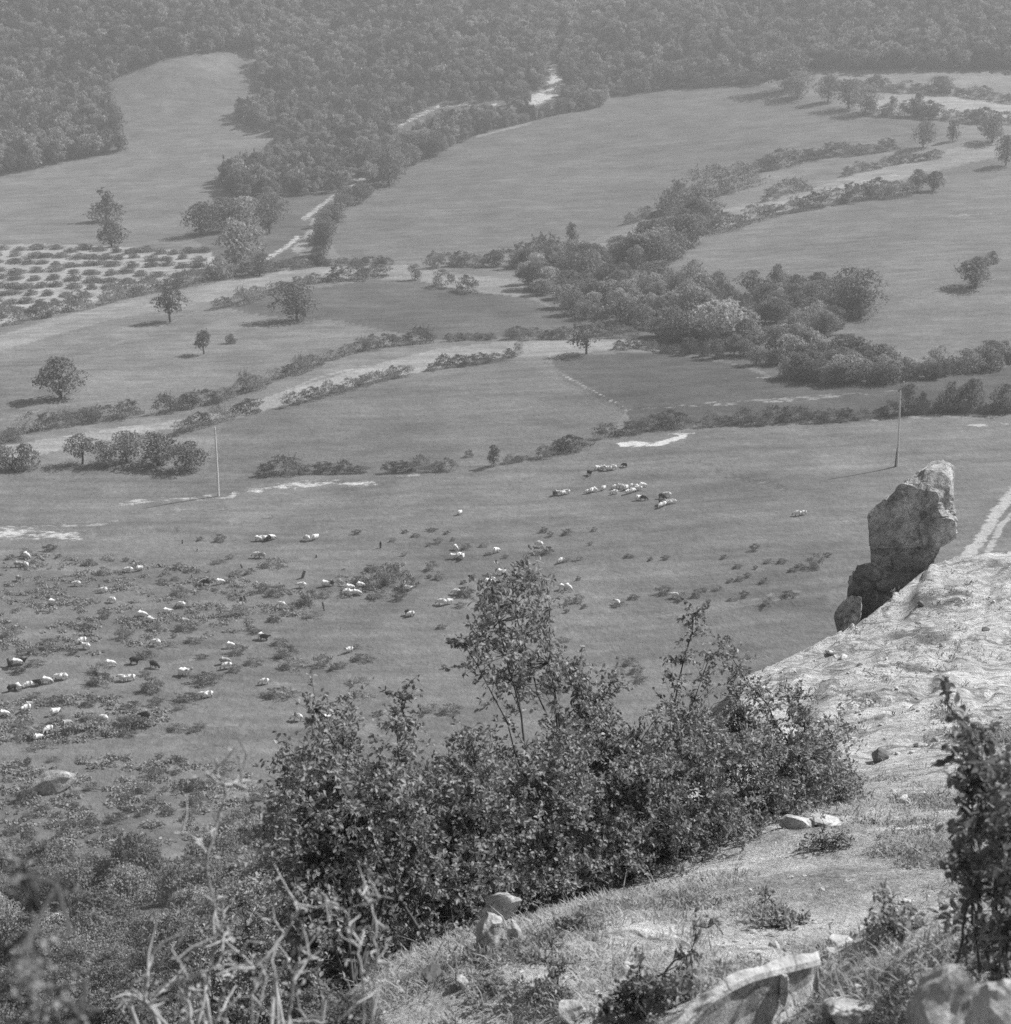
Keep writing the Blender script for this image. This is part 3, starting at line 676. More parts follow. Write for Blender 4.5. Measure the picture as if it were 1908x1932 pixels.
# ------------------------------------------------------------------ thicket and stream-side trees
def fill(poly, n, hlo, hhi, name, label, group, kinds, seed, mind=14):
    rng = np.random.default_rng(seed); xs = [p[0] for p in poly]; ys = [p[1] for p in poly]; pts = []
    t = 0
    while len(pts) < n and t < 6000:
        t += 1
        a, b = rng.uniform(min(xs), max(xs)), rng.uniform(min(ys), max(ys))
        if in_poly(np.array([a]), np.array([b]), poly)[0] and all(math.hypot(a - p, (b - q) * 1.8) > mind for p, q in pts): pts.append((a, b))
    ys_m = [np.mean([q for p, q in pts if abs(p - c) < 60] or [np.mean(ys)]) for c in np.linspace(min(xs), max(xs), 12)]; xs_m = np.linspace(min(xs), max(xs), 12)
    for a, b in sorted(pts, key=lambda p: p[1]):
        h = rng.uniform(hlo, hhi)
        kd = kinds[rng.integers(len(kinds))]; look = {'round': 'dark round', 'pale': 'pale leafy', 'bush': 'low dark', 'palebush': 'low pale', 'tall': 'narrow tall'}[kd]
        xm = (a - min(xs)) / (max(xs) - min(xs)); sec = ('left' if xm < .25 else 'left-middle' if xm < .5 else 'right-middle' if xm < .75 else 'right') if n > 30 else ''
        dp = (' upper' if b < np.interp(a, xs_m, ys_m) else ' lower') if n > 100 else ''
        plant_px(name, a, b, h * rng.uniform(.9, 1.5), h, kd, '%s tree %s%s' % (look, label, ', %s%s end' % (sec, dp) if sec else ''), 'tree', '%s, %s %s%s' % (group, look, sec, dp))
fill(THICKET, 150, 26, 52, 'thicket_tree', 'crowded into the thicket across the middle', 'trees of the middle thicket', ['round', 'round', 'pale', 'bush', 'palebush', 'tall'], 5, 17)
fill([(1180, 500), (1230, 470), (1290, 430), (1290, 400), (1340, 400), (1330, 450), (1300, 470), (1250, 510)], 16, 36, 60, 'thicket_tree', 'in the upper arm of the thicket by the bright lane', 'trees of the upper thicket arm', ['round', 'pale', 'tall'], 6, 18)
fill([(985, 500), (1060, 480), (1100, 485), (1060, 515), (1000, 525)], 12, 22, 40, 'thicket_tree', 'at the left tip of the thicket', 'trees at the thicket tip', ['round', 'bush', 'pale'], 8, 15)
fill([(1470, 712), (1560, 690), (1660, 700), (1750, 700), (1908, 668), (1930, 690), (1760, 716), (1650, 724), (1540, 726)], 40, 24, 44, 'thicket_tree', 'in the belt between slope field and stubble field', 'trees of the right belt', ['round', 'palebush', 'bush', 'tall'], 9, 17)
fill([(700, 345), (760, 318), (830, 290), (800, 275), (740, 300), (690, 325)], 14, 28, 46, 'streamside_tree', 'on the wooded bank above the wide centre field', 'trees on the stream bank', ['round', 'pale'], 12, 16)
fill([(590, 470), (630, 400), (690, 365), (700, 375), (650, 405), (620, 440), (610, 480)], 12, 22, 36, 'streamside_tree', 'on the bank between stream and wide centre field', 'trees beside the stream', ['round', 'bush'], 13, 13)

# ------------------------------------------------------------------ hedgerows
def hedge(line, h, label, group, name='hedge_bush'):
    """a run of broad ragged bushes that grow into one another along a line on the ground"""
    global _tc
    L = [0]
    for (a, b), (c, d) in zip(line[:-1], line[1:]): L.append(L[-1] + math.hypot(c - a, d - b))
    lx, ly = [p[0] for p in line], [p[1] for p in line]; s = 0
    while s <= L[-1]:
        hh = h * random.uniform(.72, 1.38); wv = h * random.uniform(1.5, 2.9)
        px = np.interp(s, L, lx); py = np.interp(s, L, ly) + random.uniform(-.1, .1) * h
        q0 = hit(np.interp(s - 4, L, lx), np.interp(s - 4, L, ly)); q1 = hit(np.interp(s + 4, L, lx) + .5, np.interp(s + 4, L, ly)); x, y, z = hit(px, py)
        r = math.sqrt(x * x + y * y + (CAMZ - z) ** 2) / FPX; _tc += 1
        o = mobj(name, PROTO['hedge'][_tc % 4][0], None, (x, y, z - .03 * hh * r)); o.rotation_euler = (0, 0, math.atan2(q1[1] - q0[1], q1[0] - q0[0]) + random.uniform(-.15, .15) + random.choice((0, math.pi)))
        st = min(3.0, math.hypot(q1[0] - q0[0], q1[1] - q0[1]) / (r * 8 + 1e-6)) ** .6   # runs that recede are longer on the ground than they look
        o.scale = (wv * r * st, h * r * random.uniform(.9, 1.4), hh * r * 1.04); tag(o, label, 'bush', group)
        s += wv * .62 * random.uniform(.8, 1.1)
HG = [
    ([(15, 832), (60, 818), (150, 800), (270, 782)], 30, 'bush in the hedge left of the gap above the pale lane', 'hedge above the lane, left run'),
    ([(312, 778), (420, 757), (520, 720), (600, 690)], 27, 'bush in the hedge right of the gap above the pale lane', 'hedge above the lane, middle run'),
    ([(620, 684), (660, 668), (720, 655), (805, 646)], 24, 'bush in the hedge below the dark smooth field', 'hedge below the dark smooth field'),
    ([(845, 644), (930, 640)], 12, 'low bush in the short hedge left of the spreading tree', 'short hedge below the dark smooth field'),
    ([(962, 641), (1020, 638), (1085, 638)], 18, 'bush in the hedge just left of the spreading tree', 'hedge by the spreading tree'),
    ([(1130, 632), (1180, 634)], 22, 'bush just right of the spreading tree', 'bushes right of the spreading tree'),
    ([(1170, 660), (1210, 655), (1250, 664)], 16, 'low bush below the lane end, right of the spreading tree', 'bushes at the lane end'),
    ([(345, 818), (400, 798), (445, 786), (490, 776)], 30, 'bush in the hedge below the pale lane, above the tall pole', 'hedge below the lane, left run'),
    ([(550, 764), (620, 746), (700, 724), (775, 708)], 22, 'bush in the hedge between pale lane and lower field', 'hedge below the lane, middle run'),
    ([(815, 698), (870, 690), (935, 682)], 20, 'bush near the upper corner of the lower field', 'hedge below the lane, right run'),
    ([(962, 676), (985, 668)], 18, 'small bush on the lane at the upper corner of the lower field', 'bushes on the lane'),
    ([(500, 898), (545, 896)], 28, 'dark bush right of the tall pole in the bottom hedge', 'bottom hedge of the lower field, left'),
    ([(570, 894), (630, 893), (680, 892)], 18, 'low bush in the bottom hedge of the lower field', 'bottom hedge of the lower field, low run'),
    ([(735, 890), (770, 889), (800, 889), (850, 887)], 22, 'bush in the middle of the bottom hedge of the lower field', 'bottom hedge of the lower field, middle'),
    ([(885, 862), (892, 860)], 16, 'small bush inside the lower field above its bottom hedge', 'bushes inside the lower field'),
    ([(960, 874), (1000, 866)], 12, 'low bush where the bottom hedge thins out', 'bottom hedge of the lower field, thin run'),
    ([(1025, 862), (1060, 855), (1108, 846)], 26, 'bush in the right part of the bottom hedge', 'bottom hedge of the lower field, right'),
    ([(1145, 824), (1200, 816), (1260, 808), (1310, 806)], 30, 'bush at the corner between lower field and stubble field', 'hedge at the field corner'),
    ([(1342, 802), (1420, 798), (1500, 794), (1600, 792)], 24, 'bush in the long hedge below the stubble field', 'hedge below the stubble field'),
    ([(1630, 788), (1690, 780)], 20, 'bush left of the slender pole below the stubble field', 'bushes by the slender pole'),
    ([(1700, 780), (1800, 776), (1908, 778)], 16, 'low shrub filling the upper edge of the pasture on the right', 'low shrubs on the upper pasture edge'),
    ([(420, 582), (470, 568), (545, 546)], 26, 'bush in the short hedge left of the ragged broad tree', 'hedge above the sloping field'),
    ([(560, 540), (630, 530)], 16, 'low bush above the ragged broad tree', 'low bushes above the ragged tree'),
    ([(635, 530), (680, 528), (722, 524)], 28, 'bush in the dark clump on the verge above the smooth field', 'clump on the verge'),
    ([(838, 540), (870, 545), (902, 555)], 24, 'bush on the right corner of the verge above the smooth field', 'bushes on the verge corner'),
    ([(22, 614), (60, 606), (110, 594), (180, 582)], 32, 'bush in the hedge along the lower orchard border', 'orchard hedge, left run'),
    ([(212, 570), (290, 552), (385, 534)], 28, 'bush in the hedge along the right orchard border', 'orchard hedge, right run'),
    ([(395, 528), (520, 512), (600, 503)], 20, 'bush along the track between orchard and stream', 'bushes along the upper track'),
    ([(540, 503), (640, 500), (740, 500)], 13, 'low bush on the bank above the upper track', 'bank above the upper track'),
    ([(815, 505), (900, 502), (980, 500)], 24, 'bush in the hedge under the wide centre field', 'hedge under the wide centre field'),
    ([(985, 502), (1040, 490), (1080, 480)], 38, 'tall bush in the hedge running up to the slim leaning tree', 'tall hedge under the wide centre field'),
    ([(1190, 422), (1230, 412), (1270, 404)], 18, 'bush in the hedge foot below the wide centre field', 'hedge foot below the centre field'),
    ([(1270, 404), (1310, 385), (1350, 372), (1400, 350)], 46, 'tall bush in the hedge climbing beside the wide centre field', 'climbing hedge, lower run'),
    ([(1400, 336), (1450, 322), (1500, 310), (1535, 300)], 28, 'bush in the hedge climbing beside the wide centre field, higher up', 'climbing hedge, upper run'),
    ([(1310, 448), (1350, 440), (1400, 428), (1450, 414)], 36, 'bush in the hedge below the bright lane on the right', 'bright lane hedge, lower run'),
    ([(1460, 408), (1540, 392), (1640, 375), (1720, 366)], 28, 'bush in the hedge below the bright lane, farther right', 'bright lane hedge, upper run'),
    ([(1455, 376), (1490, 366), (1530, 358)], 30, 'bush above the bright lane on the diagonal strip', 'bushes above the bright lane'),
    ([(1600, 330), (1680, 312), (1720, 304), (1780, 296)], 15, 'low bush on the diagonal strip right of the bright lane', 'low bushes on the diagonal strip'),
    ([(1530, 300), (1640, 288), (1690, 282)], 20, 'bush on the upper edge of the diagonal strip', 'upper edge of the diagonal strip'),
    ([(1640, 216), (1760, 224), (1850, 230), (1908, 236)], 22, 'bush in the row below the pale far field', 'row below the pale far field'),
    ([(1570, 168), (1700, 172), (1800, 178), (1908, 192)], 16, 'low bush in the row above the pale far field', 'row above the pale far field'),
    ([(1120, 196), (1080, 208), (1020, 222), (940, 240)], 15, 'bush at the foot of the wood under the pale landslip', 'bushes under the landslip'),
    ([(1150, 180), (1260, 166), (1440, 156)], 22, 'bush on the upper border of the wide centre field', 'upper border of the centre field'),
]
for a in HG: hedge(*a, name='low_shrub' if (a[1] <= 18 or a[0][0][1] < 400) else 'hedge_bush')

# ------------------------------------------------------------------ orchard: rows of small trees on pale soil
ORD = ['farthest', 'second farthest', 'third farthest', 'fourth farthest', 'fifth', 'sixth', 'fourth nearest', 'third nearest', 'second nearest', 'nearest']
for k in range(10):
    y0 = 470 + k * 13.5 + (k * k) * .12; s = random.uniform(0, 12)
    x = -8 + s
    while x < 405:
        yy = y0 + x * .02
        if in_poly(np.array([x]), np.array([yy]), REGIONS[2][2])[0] and in_poly(np.array([x]), np.array([yy + 8]), REGIONS[2][2])[0]:
            ww = random.uniform(20, 38)
            plant_px('orchard_tree', x, yy + random.uniform(-3, 3), ww, random.uniform(7, 11), 'bush', 'small fruit tree in the %s row of the pale orchard' % ORD[k], 'tree', 'orchard, %s row' % ORD[k], False)
        x += random.uniform(24, 38)

# ------------------------------------------------------------------ low scrub on the pasture
def tq(ox, oy, x, y): return (ox + x * .6918) / 2.0707, (oy + y * .6918) / 2.0707
SA = [(60, 260, 60, 26), (150, 235, 70, 40), (280, 210, 90, 34), (330, 255, 40, 16), (190, 285, 40, 18), (710, 272, 46, 20), (1130, 155, 40, 22), (1245, 155, 70, 40), (1300, 258, 60, 26), (1235, 285, 90, 22), (1550, 295, 190, 44), (1010, 312, 70, 34),
      (1070, 335, 50, 20), (1120, 338, 36, 16), (1340, 345, 60, 24), (1410, 340, 60, 30), (990, 380, 60, 22), (910, 395, 70, 26), (1010, 455, 90, 40), (1565, 455, 120, 50), (1480, 440, 90, 40), (1750, 495, 110, 70), (1840, 465, 80, 44), (1620, 548, 110, 24),
      (1765, 585, 110, 34), (1545, 608, 80, 34), (1440, 680, 80, 26), (1340, 570, 200, 50), (1060, 650, 150, 50), (700, 700, 120, 48), (880, 655, 90, 34), (1090, 730, 110, 26), (980, 708, 40, 12), (940, 752, 120, 24), (280, 765, 160, 28), (410, 795, 70, 30), (160, 795, 110, 30),
      (1585, 740, 110, 36), (1340, 785, 130, 50), (1620, 800, 130, 60), (1660, 865, 180, 50), (1820, 850, 120, 60), (1890, 880, 60, 40), (1435, 850, 120, 36), (1140, 820, 80, 22), (820, 815, 120, 40), (1330, 888, 80, 40), (1160, 950, 200, 56), (560, 890, 120, 44), (200, 858, 110, 30), (100, 900, 100, 34),
      (570, 955, 150, 60), (860, 990, 130, 70), (820, 915, 80, 30), (1060, 1055, 150, 44), (1580, 1030, 220, 40), (880, 1078, 100, 44), (740, 1100, 130, 40), (500, 1085, 90, 36), (310, 1070, 140, 40), (200, 1045, 100, 36), (520, 1165, 120, 40), (740, 1185, 170, 46), (1020, 1110, 80, 18),
      (1010, 1218, 130, 28), (1130, 1205, 80, 28), (1085, 1240, 50, 18), (720, 1255, 110, 36), (390, 1240, 70, 30), (240, 1320, 160, 34), (120, 1210, 120, 40), (160, 1415, 40, 40), (300, 1400, 70, 26), (1000, 1400, 120, 30), (900, 1390, 50, 18), (330, 1180, 120, 46), (120, 1250, 90, 30), (590, 585, 90, 40), (60, 690, 120, 50), (270, 740, 120, 30), (480, 655, 90, 34), (500, 290, 80, 30), (590, 340, 70, 40)]
SB = [(105, 118, 60, 26), (380, 115, 40, 16), (440, 135, 60, 20), (530, 105, 80, 16), (615, 122, 40, 14), (312, 160, 46, 22), (565, 168, 60, 32), (515, 188, 36, 18), (650, 160, 30, 14), (375, 240, 40, 24), (725, 200, 60, 34), (825, 190, 60, 26), (945, 255, 40, 20), (850, 240, 50, 16), (1165, 105, 50, 30), (1200, 130, 40, 30), (1295, 118, 60, 32), (1450, 100, 40, 24), (1425, 185, 34, 14),
      (1185, 225, 70, 40), (1120, 235, 60, 24), (1285, 275, 60, 26), (1360, 268, 80, 20), (1645, 252, 70, 20), (1850, 262, 60, 24), (1765, 272, 30, 14), (190, 325, 90, 36), (240, 400, 130, 90), (310, 375, 110, 90), (130, 400, 120, 50), (395, 415, 90, 70), (530, 312, 70, 50), (575, 365, 60, 44), (515, 370, 36, 16), (710, 402, 40, 16), (720, 460, 110, 50), (850, 370, 80, 34), (1115, 395, 80, 34), (1360, 378, 34, 20),
      (345, 485, 90, 40), (240, 470, 130, 44), (180, 480, 40, 20), (690, 530, 80, 30), (1300, 510, 50, 44), (1360, 495, 70, 44), (1290, 565, 40, 16), (1390, 540, 36, 14), (1670, 485, 70, 26), (1840, 450, 110, 44), (1590, 525, 90, 24), (585, 655, 70, 16), (1270, 725, 100, 24), (100, 765, 70, 26), (140, 830, 150, 34), (20, 870, 80, 34), (110, 955, 130, 28), (130, 1035, 180, 26), (600, 882, 36, 12), (520, 1115, 120, 44), (640, 1120, 140, 50), (220, 1145, 70, 20), (1650, 850, 80, 40), (1690, 895, 90, 40), (1700, 945, 100, 36), (1590, 910, 80, 40), (1200, 1000, 150, 44)]
SC_ = [(445, 640, 60, 36), (275, 690, 44, 22), (350, 745, 60, 20), (450, 752, 30, 14), (525, 715, 60, 24), (600, 715, 60, 26), (790, 725, 110, 70), (700, 740, 60, 20), (660, 768, 60, 14), (855, 680, 50, 24), (310, 825, 50, 20), (360, 815, 50, 26), (405, 795, 50, 26), (500, 825, 60, 30), (120, 900, 60, 40), (160, 875, 50, 24), (240, 870, 70, 20), (325, 925, 70, 26), (385, 905, 60, 36), (520, 945, 60, 40), (640, 912, 110, 44), (185, 945, 34, 18), (40, 918, 70, 44)]
SD = [(150, 160, 110, 70), (260, 115, 90, 40), (520, 110, 90, 40), (420, 150, 80, 26), (870, 35, 140, 50), (1000, 30, 60, 22), (820, 120, 100, 50), (930, 125, 60, 24), (1010, 120, 70, 30), (1110, 105, 110, 60), (720, 165, 100, 40), (660, 135, 40, 18), (1110, 185, 110, 60), (950, 250, 100, 40), (800, 262, 70, 30), (880, 190, 120, 26), (740, 240, 90, 24), (650, 290, 110, 50), (520, 315, 100, 40), (390, 320, 120, 34), (320, 270, 70, 30), (240, 240, 90, 34), (180, 270, 110, 30), (640, 370, 90, 60), (160, 385, 90, 60), (80, 430, 110, 44), (280, 428, 80, 30), (60, 360, 90, 40), (1220, 60, 120, 60), (1480, 160, 160, 60), (1640, 95, 80, 30), (1380, 260, 160, 60), (1560, 220, 120, 50), (1600, 60, 40, 16), (420, 215, 60, 24), (1080, 260, 90, 40), (1290, 330, 120, 60)]
scr = [tq(0, 2000, *p[:2]) + p[2:] for p in SA] + [tq(1320, 2000, *p[:2]) + p[2:] for p in SB] + [tq(2640, 1700, *p[:2]) + p[2:] for p in SC_] + [tq(0, 3000, *p[:2]) + p[2:] for p in SD]
def zone(px, py):
    if py > 1435: return 'low scrub patch on the lowest turf near the slope', 'scrub on the lowest turf'
    if px > 1150: return 'low scrub patch on the right pasture below the rock', 'scrub on the right pasture'
    if px > 620: return 'low scrub patch on the middle of the pasture', 'scrub on the middle pasture'
    if py > 1230: return 'low scrub patch on the lower left pasture', 'scrub on the lower left pasture'
    return 'low scrub patch on the upper left pasture', 'scrub on the upper left pasture'
for px, py, wd, ht in scr:
    lb, gp = zone(px, py); col = 'near the left edge' if px < 150 else 'left of centre' if px < 420 else 'towards the middle' if px < 900 else 'right of centre' if px < 1350 else 'far right'; gp = gp + ' ' + col; lb = lb + ', ' + col
    wd *= .334; ht *= .334; sz = 'broad' if wd > 36 else 'small' if wd < 20 else 'middling'; lb = sz + ' ' + lb; gp = gp + ', ' + sz
    x, y, z = hit(px, py + ht * .35); r = math.sqrt(x * x + y * y + (CAMZ - z) ** 2) / FPX
    wm = wd * r * 1.1; n = max(1, int(round(wd / (ht * 2.6))))
    plant('scrub_patch', (x, y, z), wm, max(.55, ht * r * 1.2), 'scrub', lb, 'scrub', gp, False, depth=min(wm, max(ht * r * 1.3, wm * .5)), sink=.06)
def scrub_mass():
    rng = np.random.default_rng(77); P = []
    zones = [([(0, 1060), (60, 1045), (250, 1050), (420, 1080), (560, 1110), (600, 1150), (480, 1190), (330, 1215), (150, 1240), (0, 1230)], 900), ([(0, 1330), (120, 1310), (300, 1320), (330, 1370), (150, 1400), (0, 1400)], 500), ([(0, 1440), (260, 1425), (560, 1450), (540, 1560), (300, 1600), (0, 1610)], 600), ([(640, 1075), (760, 1065), (800, 1110), (640, 1130)], 120)]
    for poly, n in zones:
        xs = [p[0] for p in poly]; ys = [p[1] for p in poly]
        a = rng.uniform(min(xs), max(xs), n * 4); b = rng.uniform(min(ys), max(ys), n * 4)
        k = in_poly(a, b, poly) & (fbm(a / 26, b / 8, 91, 4) > .56); a, b = a[k][:n], b[k][:n]
        for px, py in zip(a, b):
            u, dy, dz = ray(px, py); Y = (CAMZ - 0.2) / (-dz / dy)
            for _ in range(2): Y = (CAMZ - hgt(Y * u / dy, Y)) / (-dz / dy)
            P.append((Y * u / dy, Y))
    P = np.array(P); Z = height(P[:, 0], P[:, 1]); m = 20; n = len(P)
    S = rng.uniform(.2, .8, n)
    pp = np.repeat(np.column_stack([P, Z]), m, 0); d = rng.normal(0, 1, (n * m, 3)); d /= np.linalg.norm(d, axis=1, keepdims=True); d[:, 2] = np.abs(d[:, 2])
    pp = pp + d * np.repeat(S, m)[:, None] * np.array([1, 1, .55]) * rng.uniform(.4, 1.1, (n * m, 1))
    V, F = clump_arrays(pp, d, .16, rng)
    tag(mobj('low_scrub_cover', mesh_np('low_scrub_cover', V, F, [M_LEAF_SCRUB])), 'thin low scrub spread over the left pasture', 'scrub', kind='stuff')
scrub_mass()
import bmesh
from mathutils import noise as mnoise
# ------------------------------------------------------------------ rocks
def star_resample(poly, c, n):
    p = np.array(poly, float) - np.array(c); out = np.zeros((n, 2))
    for i, a in enumerate(np.linspace(0, 2 * math.pi, n, endpoint=False)):
        d = np.array([math.cos(a), math.sin(a)]); best = 0
        for k in range(len(p)):
            q, e = p[k], p[(k + 1) % len(p)] - p[k]
            den = d[0] * e[1] - d[1] * e[0]
            if abs(den) < 1e-9: continue
            t = (q[0] * e[1] - q[1] * e[0]) / den; s = (q[0] * d[1] - q[1] * d[0]) / den
            if t > 0 and -1e-6 <= s <= 1 + 1e-6: best = max(best, t)
        out[i] = d * best
    return out + np.array(c)
def disp(V, seed, amps):
    V = np.asarray(V, float); ce = V.mean(0); out = V.copy()
    for i, v in enumerate(V):
        d = v - ce; d = d / (np.linalg.norm(d) + 1e-9); s = 0
        for sc_, am in amps:
            s += am * mnoise.noise(Vector(v * sc_) + Vector((seed, seed * .7, 3)))
            s += am * .8 * (mnoise.cell(Vector(v * sc_ * .8) + Vector((seed, 1, 2))) - .5)
        out[i] = v + d * s
    return out
def loft_rock(name, layers, c, mat, n=72, seed=1, amps=((1.2, .12), (4, .05), (11, .02)), parent=None, sub=4):
    """layers: list of (forward distance, outline in frame units); each outline is laid at its own distance"""
    rings = [star_resample(o, c, n) for _, o in layers]; Ys = [l[0] for l in layers]
    R2, Y2 = [], []
    for k in range(len(rings) - 1):
        for s in range(sub):
            t = s / sub; R2.append(rings[k] * (1 - t) + rings[k + 1] * t); Y2.append(Ys[k] * (1 - t) + Ys[k + 1] * t)
    R2.append(rings[-1]); Y2.append(Ys[-1])
    # close both ends with shrinking rings
    pre = [(np.array(c) + (R2[0] - np.array(c)) * f, Y2[0] - .05 * (1 - f)) for f in (.12, .35, .6, .82)]
    post = [(np.array(c) + (R2[-1] - np.array(c)) * f, Y2[-1] + .3 * (1 - f)) for f in (.82, .5, .15)]
    allr = pre + list(zip(R2, Y2)) + post
    V = []
    for ringp, Y in allr:
        for (a, b) in ringp: V.append(at(a, b, Y))
    V = disp(V, seed, amps); m = len(allr)
    i = np.arange(m - 1)[:, None] * n + np.arange(n)[None, :]; j = np.arange(m - 1)[:, None] * n + (np.arange(n)[None, :] + 1) % n
    F = np.stack([i, i + n, j + n, j], -1).reshape(-1, 4)
    V = np.vstack([V, V[:n].mean(0), V[(m - 1) * n:m * n].mean(0)]); a0, b0 = m * n, m * n + 1
    k = np.arange(n); T1 = np.stack([np.full(n, a0), k, (k + 1) % n], 1); T2 = np.stack([np.full(n, b0), (m - 1) * n + (k + 1) % n, (m - 1) * n + k], 1)
    return mobj(name, mesh_np(name, V, [F, np.concatenate([T1, T2])], [mat], False), parent)
def rz(t): return [((3200 + x * .388) / 2.0707, (1750 + y * .388) / 2.0707) for x, y in t]
RF = rz([(830, 335), (980, 385), (1100, 425), (1180, 435), (1230, 485), (1200, 590), (1240, 685), (1330, 712), (1380, 742), (1390, 850), (1380, 920), (1240, 990), (1130, 1040), (1000, 1010), (700, 1010), (560, 1010), (505, 1000), (500, 850), (490, 700), (530, 600), (700, 480)])
RM = rz([(900, 285), (1040, 200), (1150, 200), (1280, 260), (1345, 340), (1355, 480), (1370, 600), (1388, 720), (1390, 850), (1380, 920), (1240, 990), (1130, 1040), (1000, 1010), (700, 1010), (560, 1010), (505, 1000), (500, 850), (490, 700), (530, 600), (700, 480)])
RB_ = rz([(1000, 250), (1110, 140), (1240, 118), (1360, 150), (1370, 230), (1362, 330), (1360, 500), (1370, 600), (1388, 720), (1385, 850), (1370, 920), (1240, 990), (1130, 1040), (1000, 1010), (700, 1010), (560, 1000), (515, 960), (510, 850), (520, 700), (580, 600), (800, 440)])
pillar = empty('leaning_rock', tuple(at(1730, 1085, 45.5)))
tag(pillar, 'tall leaning limestone rock with a shaded face, perched on the ledge', 'rock')
def under(o, e):                    # world-built mesh becomes a part of e
    o.parent = e; o.matrix_parent_inverse = Matrix.Translation(-Vector(e.location)); return o
cc = rz([(960, 760)])[0]
under(loft_rock('upper_block', [(44.5, RF), (45.0, RM), (46.0, RB_), (46.9, RB_)], cc, M_ROCK, 110, 3, ((1.0, .035), (3, .05), (8, .03), (20, .012))), pillar)
c2 = rz([(860, 1110)])[0]
BB = rz([(512, 990), (700, 990), (1000, 995), (1190, 985), (1160, 1080), (1080, 1200), (1000, 1400), (930, 1600), (700, 1600), (570, 1400), (520, 1130)])
under(loft_rock('middle_block', [(44.75, BB), (46.6, BB)], c2, M_ROCK, 60, 5, ((1.2, .05), (4, .03), (11, .015))), pillar)
c3 = rz([(1110, 1060)])[0]
BC = rz([(990, 985), (1240, 985), (1230, 1020), (1170, 1130), (1120, 1300), (990, 1400), (985, 1100)])
under(loft_rock('wedge_block', [(45.5, BC), (46.8, BC)], c3, M_ROCK, 48, 7, ((1.2, .05), (4, .05), (11, .02))), pillar)
c4 = rz([(560, 1330)])[0]
BD = rz([(540, 1140), (640, 1200), (700, 1240), (1000, 1240), (1100, 1230), (1050, 1500), (950, 1750), (700, 1850), (480, 1850), (350, 1750), (290, 1600), (290, 1450), (305, 1330), (330, 1250), (370, 1180), (450, 1155)])
under(loft_rock('shoulder_block', [(44.6, BD), (46.5, BD)], c4, M_ROCK, 80, 9, ((1.0, .10), (4, .04), (11, .02))), pillar)
c5 = rz([(270, 1620)])[0]
BE = rz([(330, 1480), (430, 1500), (430, 1700), (380, 1950), (270, 2050), (205, 1950), (145, 1690), (190, 1600), (260, 1520)])
under(loft_rock('lower_nose', [(41.6, BE), (44.6, BE)], c5, M_ROCK, 60, 12, ((1.0, .08), (4, .05), (11, .02))), pillar)

def hull_stone(name, seed, npt=16, sub=2, amps=((2.5, .07), (7, .035))):
    rng = random.Random(seed); bm = bmesh.new()
    for _ in range(npt):
        a, b = rng.uniform(0, 6.28), math.acos(rng.uniform(-1, 1))
        bm.verts.new((math.cos(a) * math.sin(b) * .5, math.sin(a) * math.sin(b) * .5, math.cos(b) * .5))
    r = bmesh.ops.convex_hull(bm, input=bm.verts)
    for v in [e for e in bm.verts if not e.link_faces]: bm.verts.remove(v)
    bmesh.ops.subdivide_edges(bm, edges=bm.edges[:], cuts=sub, use_grid_fill=True)
    bmesh.ops.smooth_vert(bm, verts=bm.verts, factor=.35, use_axis_x=True, use_axis_y=True, use_axis_z=True)
    for v in bm.verts:
        d = v.co.normalized(); s = sum(am * mnoise.noise(v.co * sc_ + Vector((seed, 0, 0))) for sc_, am in amps); v.co += d * s
    me = bpy.data.meshes.new(name); bm.to_mesh(me); bm.free(); me.materials.append(M_STONE)
    for p in me.polygons: p.use_smooth = False
    return me
STONES = [hull_stone('stone_shape', s, 14 + s % 5, 3) for s in range(6)]
PEB = [hull_stone('pebble_shape', s + 20, 10, 1) for s in range(6)]
def stone(px, py, wpx, hpx, label, mat=None, i=0, name='stone', dfac=.9, rot=None, Y=None, cat='stone', sinkf=.22):
    if Y is None: x, y, z = hit(px, py)
    else: x, y, z = at(px, py, Y)
    r = math.sqrt(x * x + y * y + (CAMZ - z) ** 2) / FPX
    me = STONES[i % 6].copy() if mat else STONES[i % 6]
    if mat: me.materials.clear(); me.materials.append(mat)
    o = mobj(name, me, None, (x, y, z + hpx * r * (.5 - sinkf))); o.scale = (wpx * r, wpx * r * dfac, hpx * r)
    o.rotation_euler = rot or (random.uniform(-.2, .2), random.uniform(-.2, .2), random.uniform(0, 3)); return tag(o, label, cat)
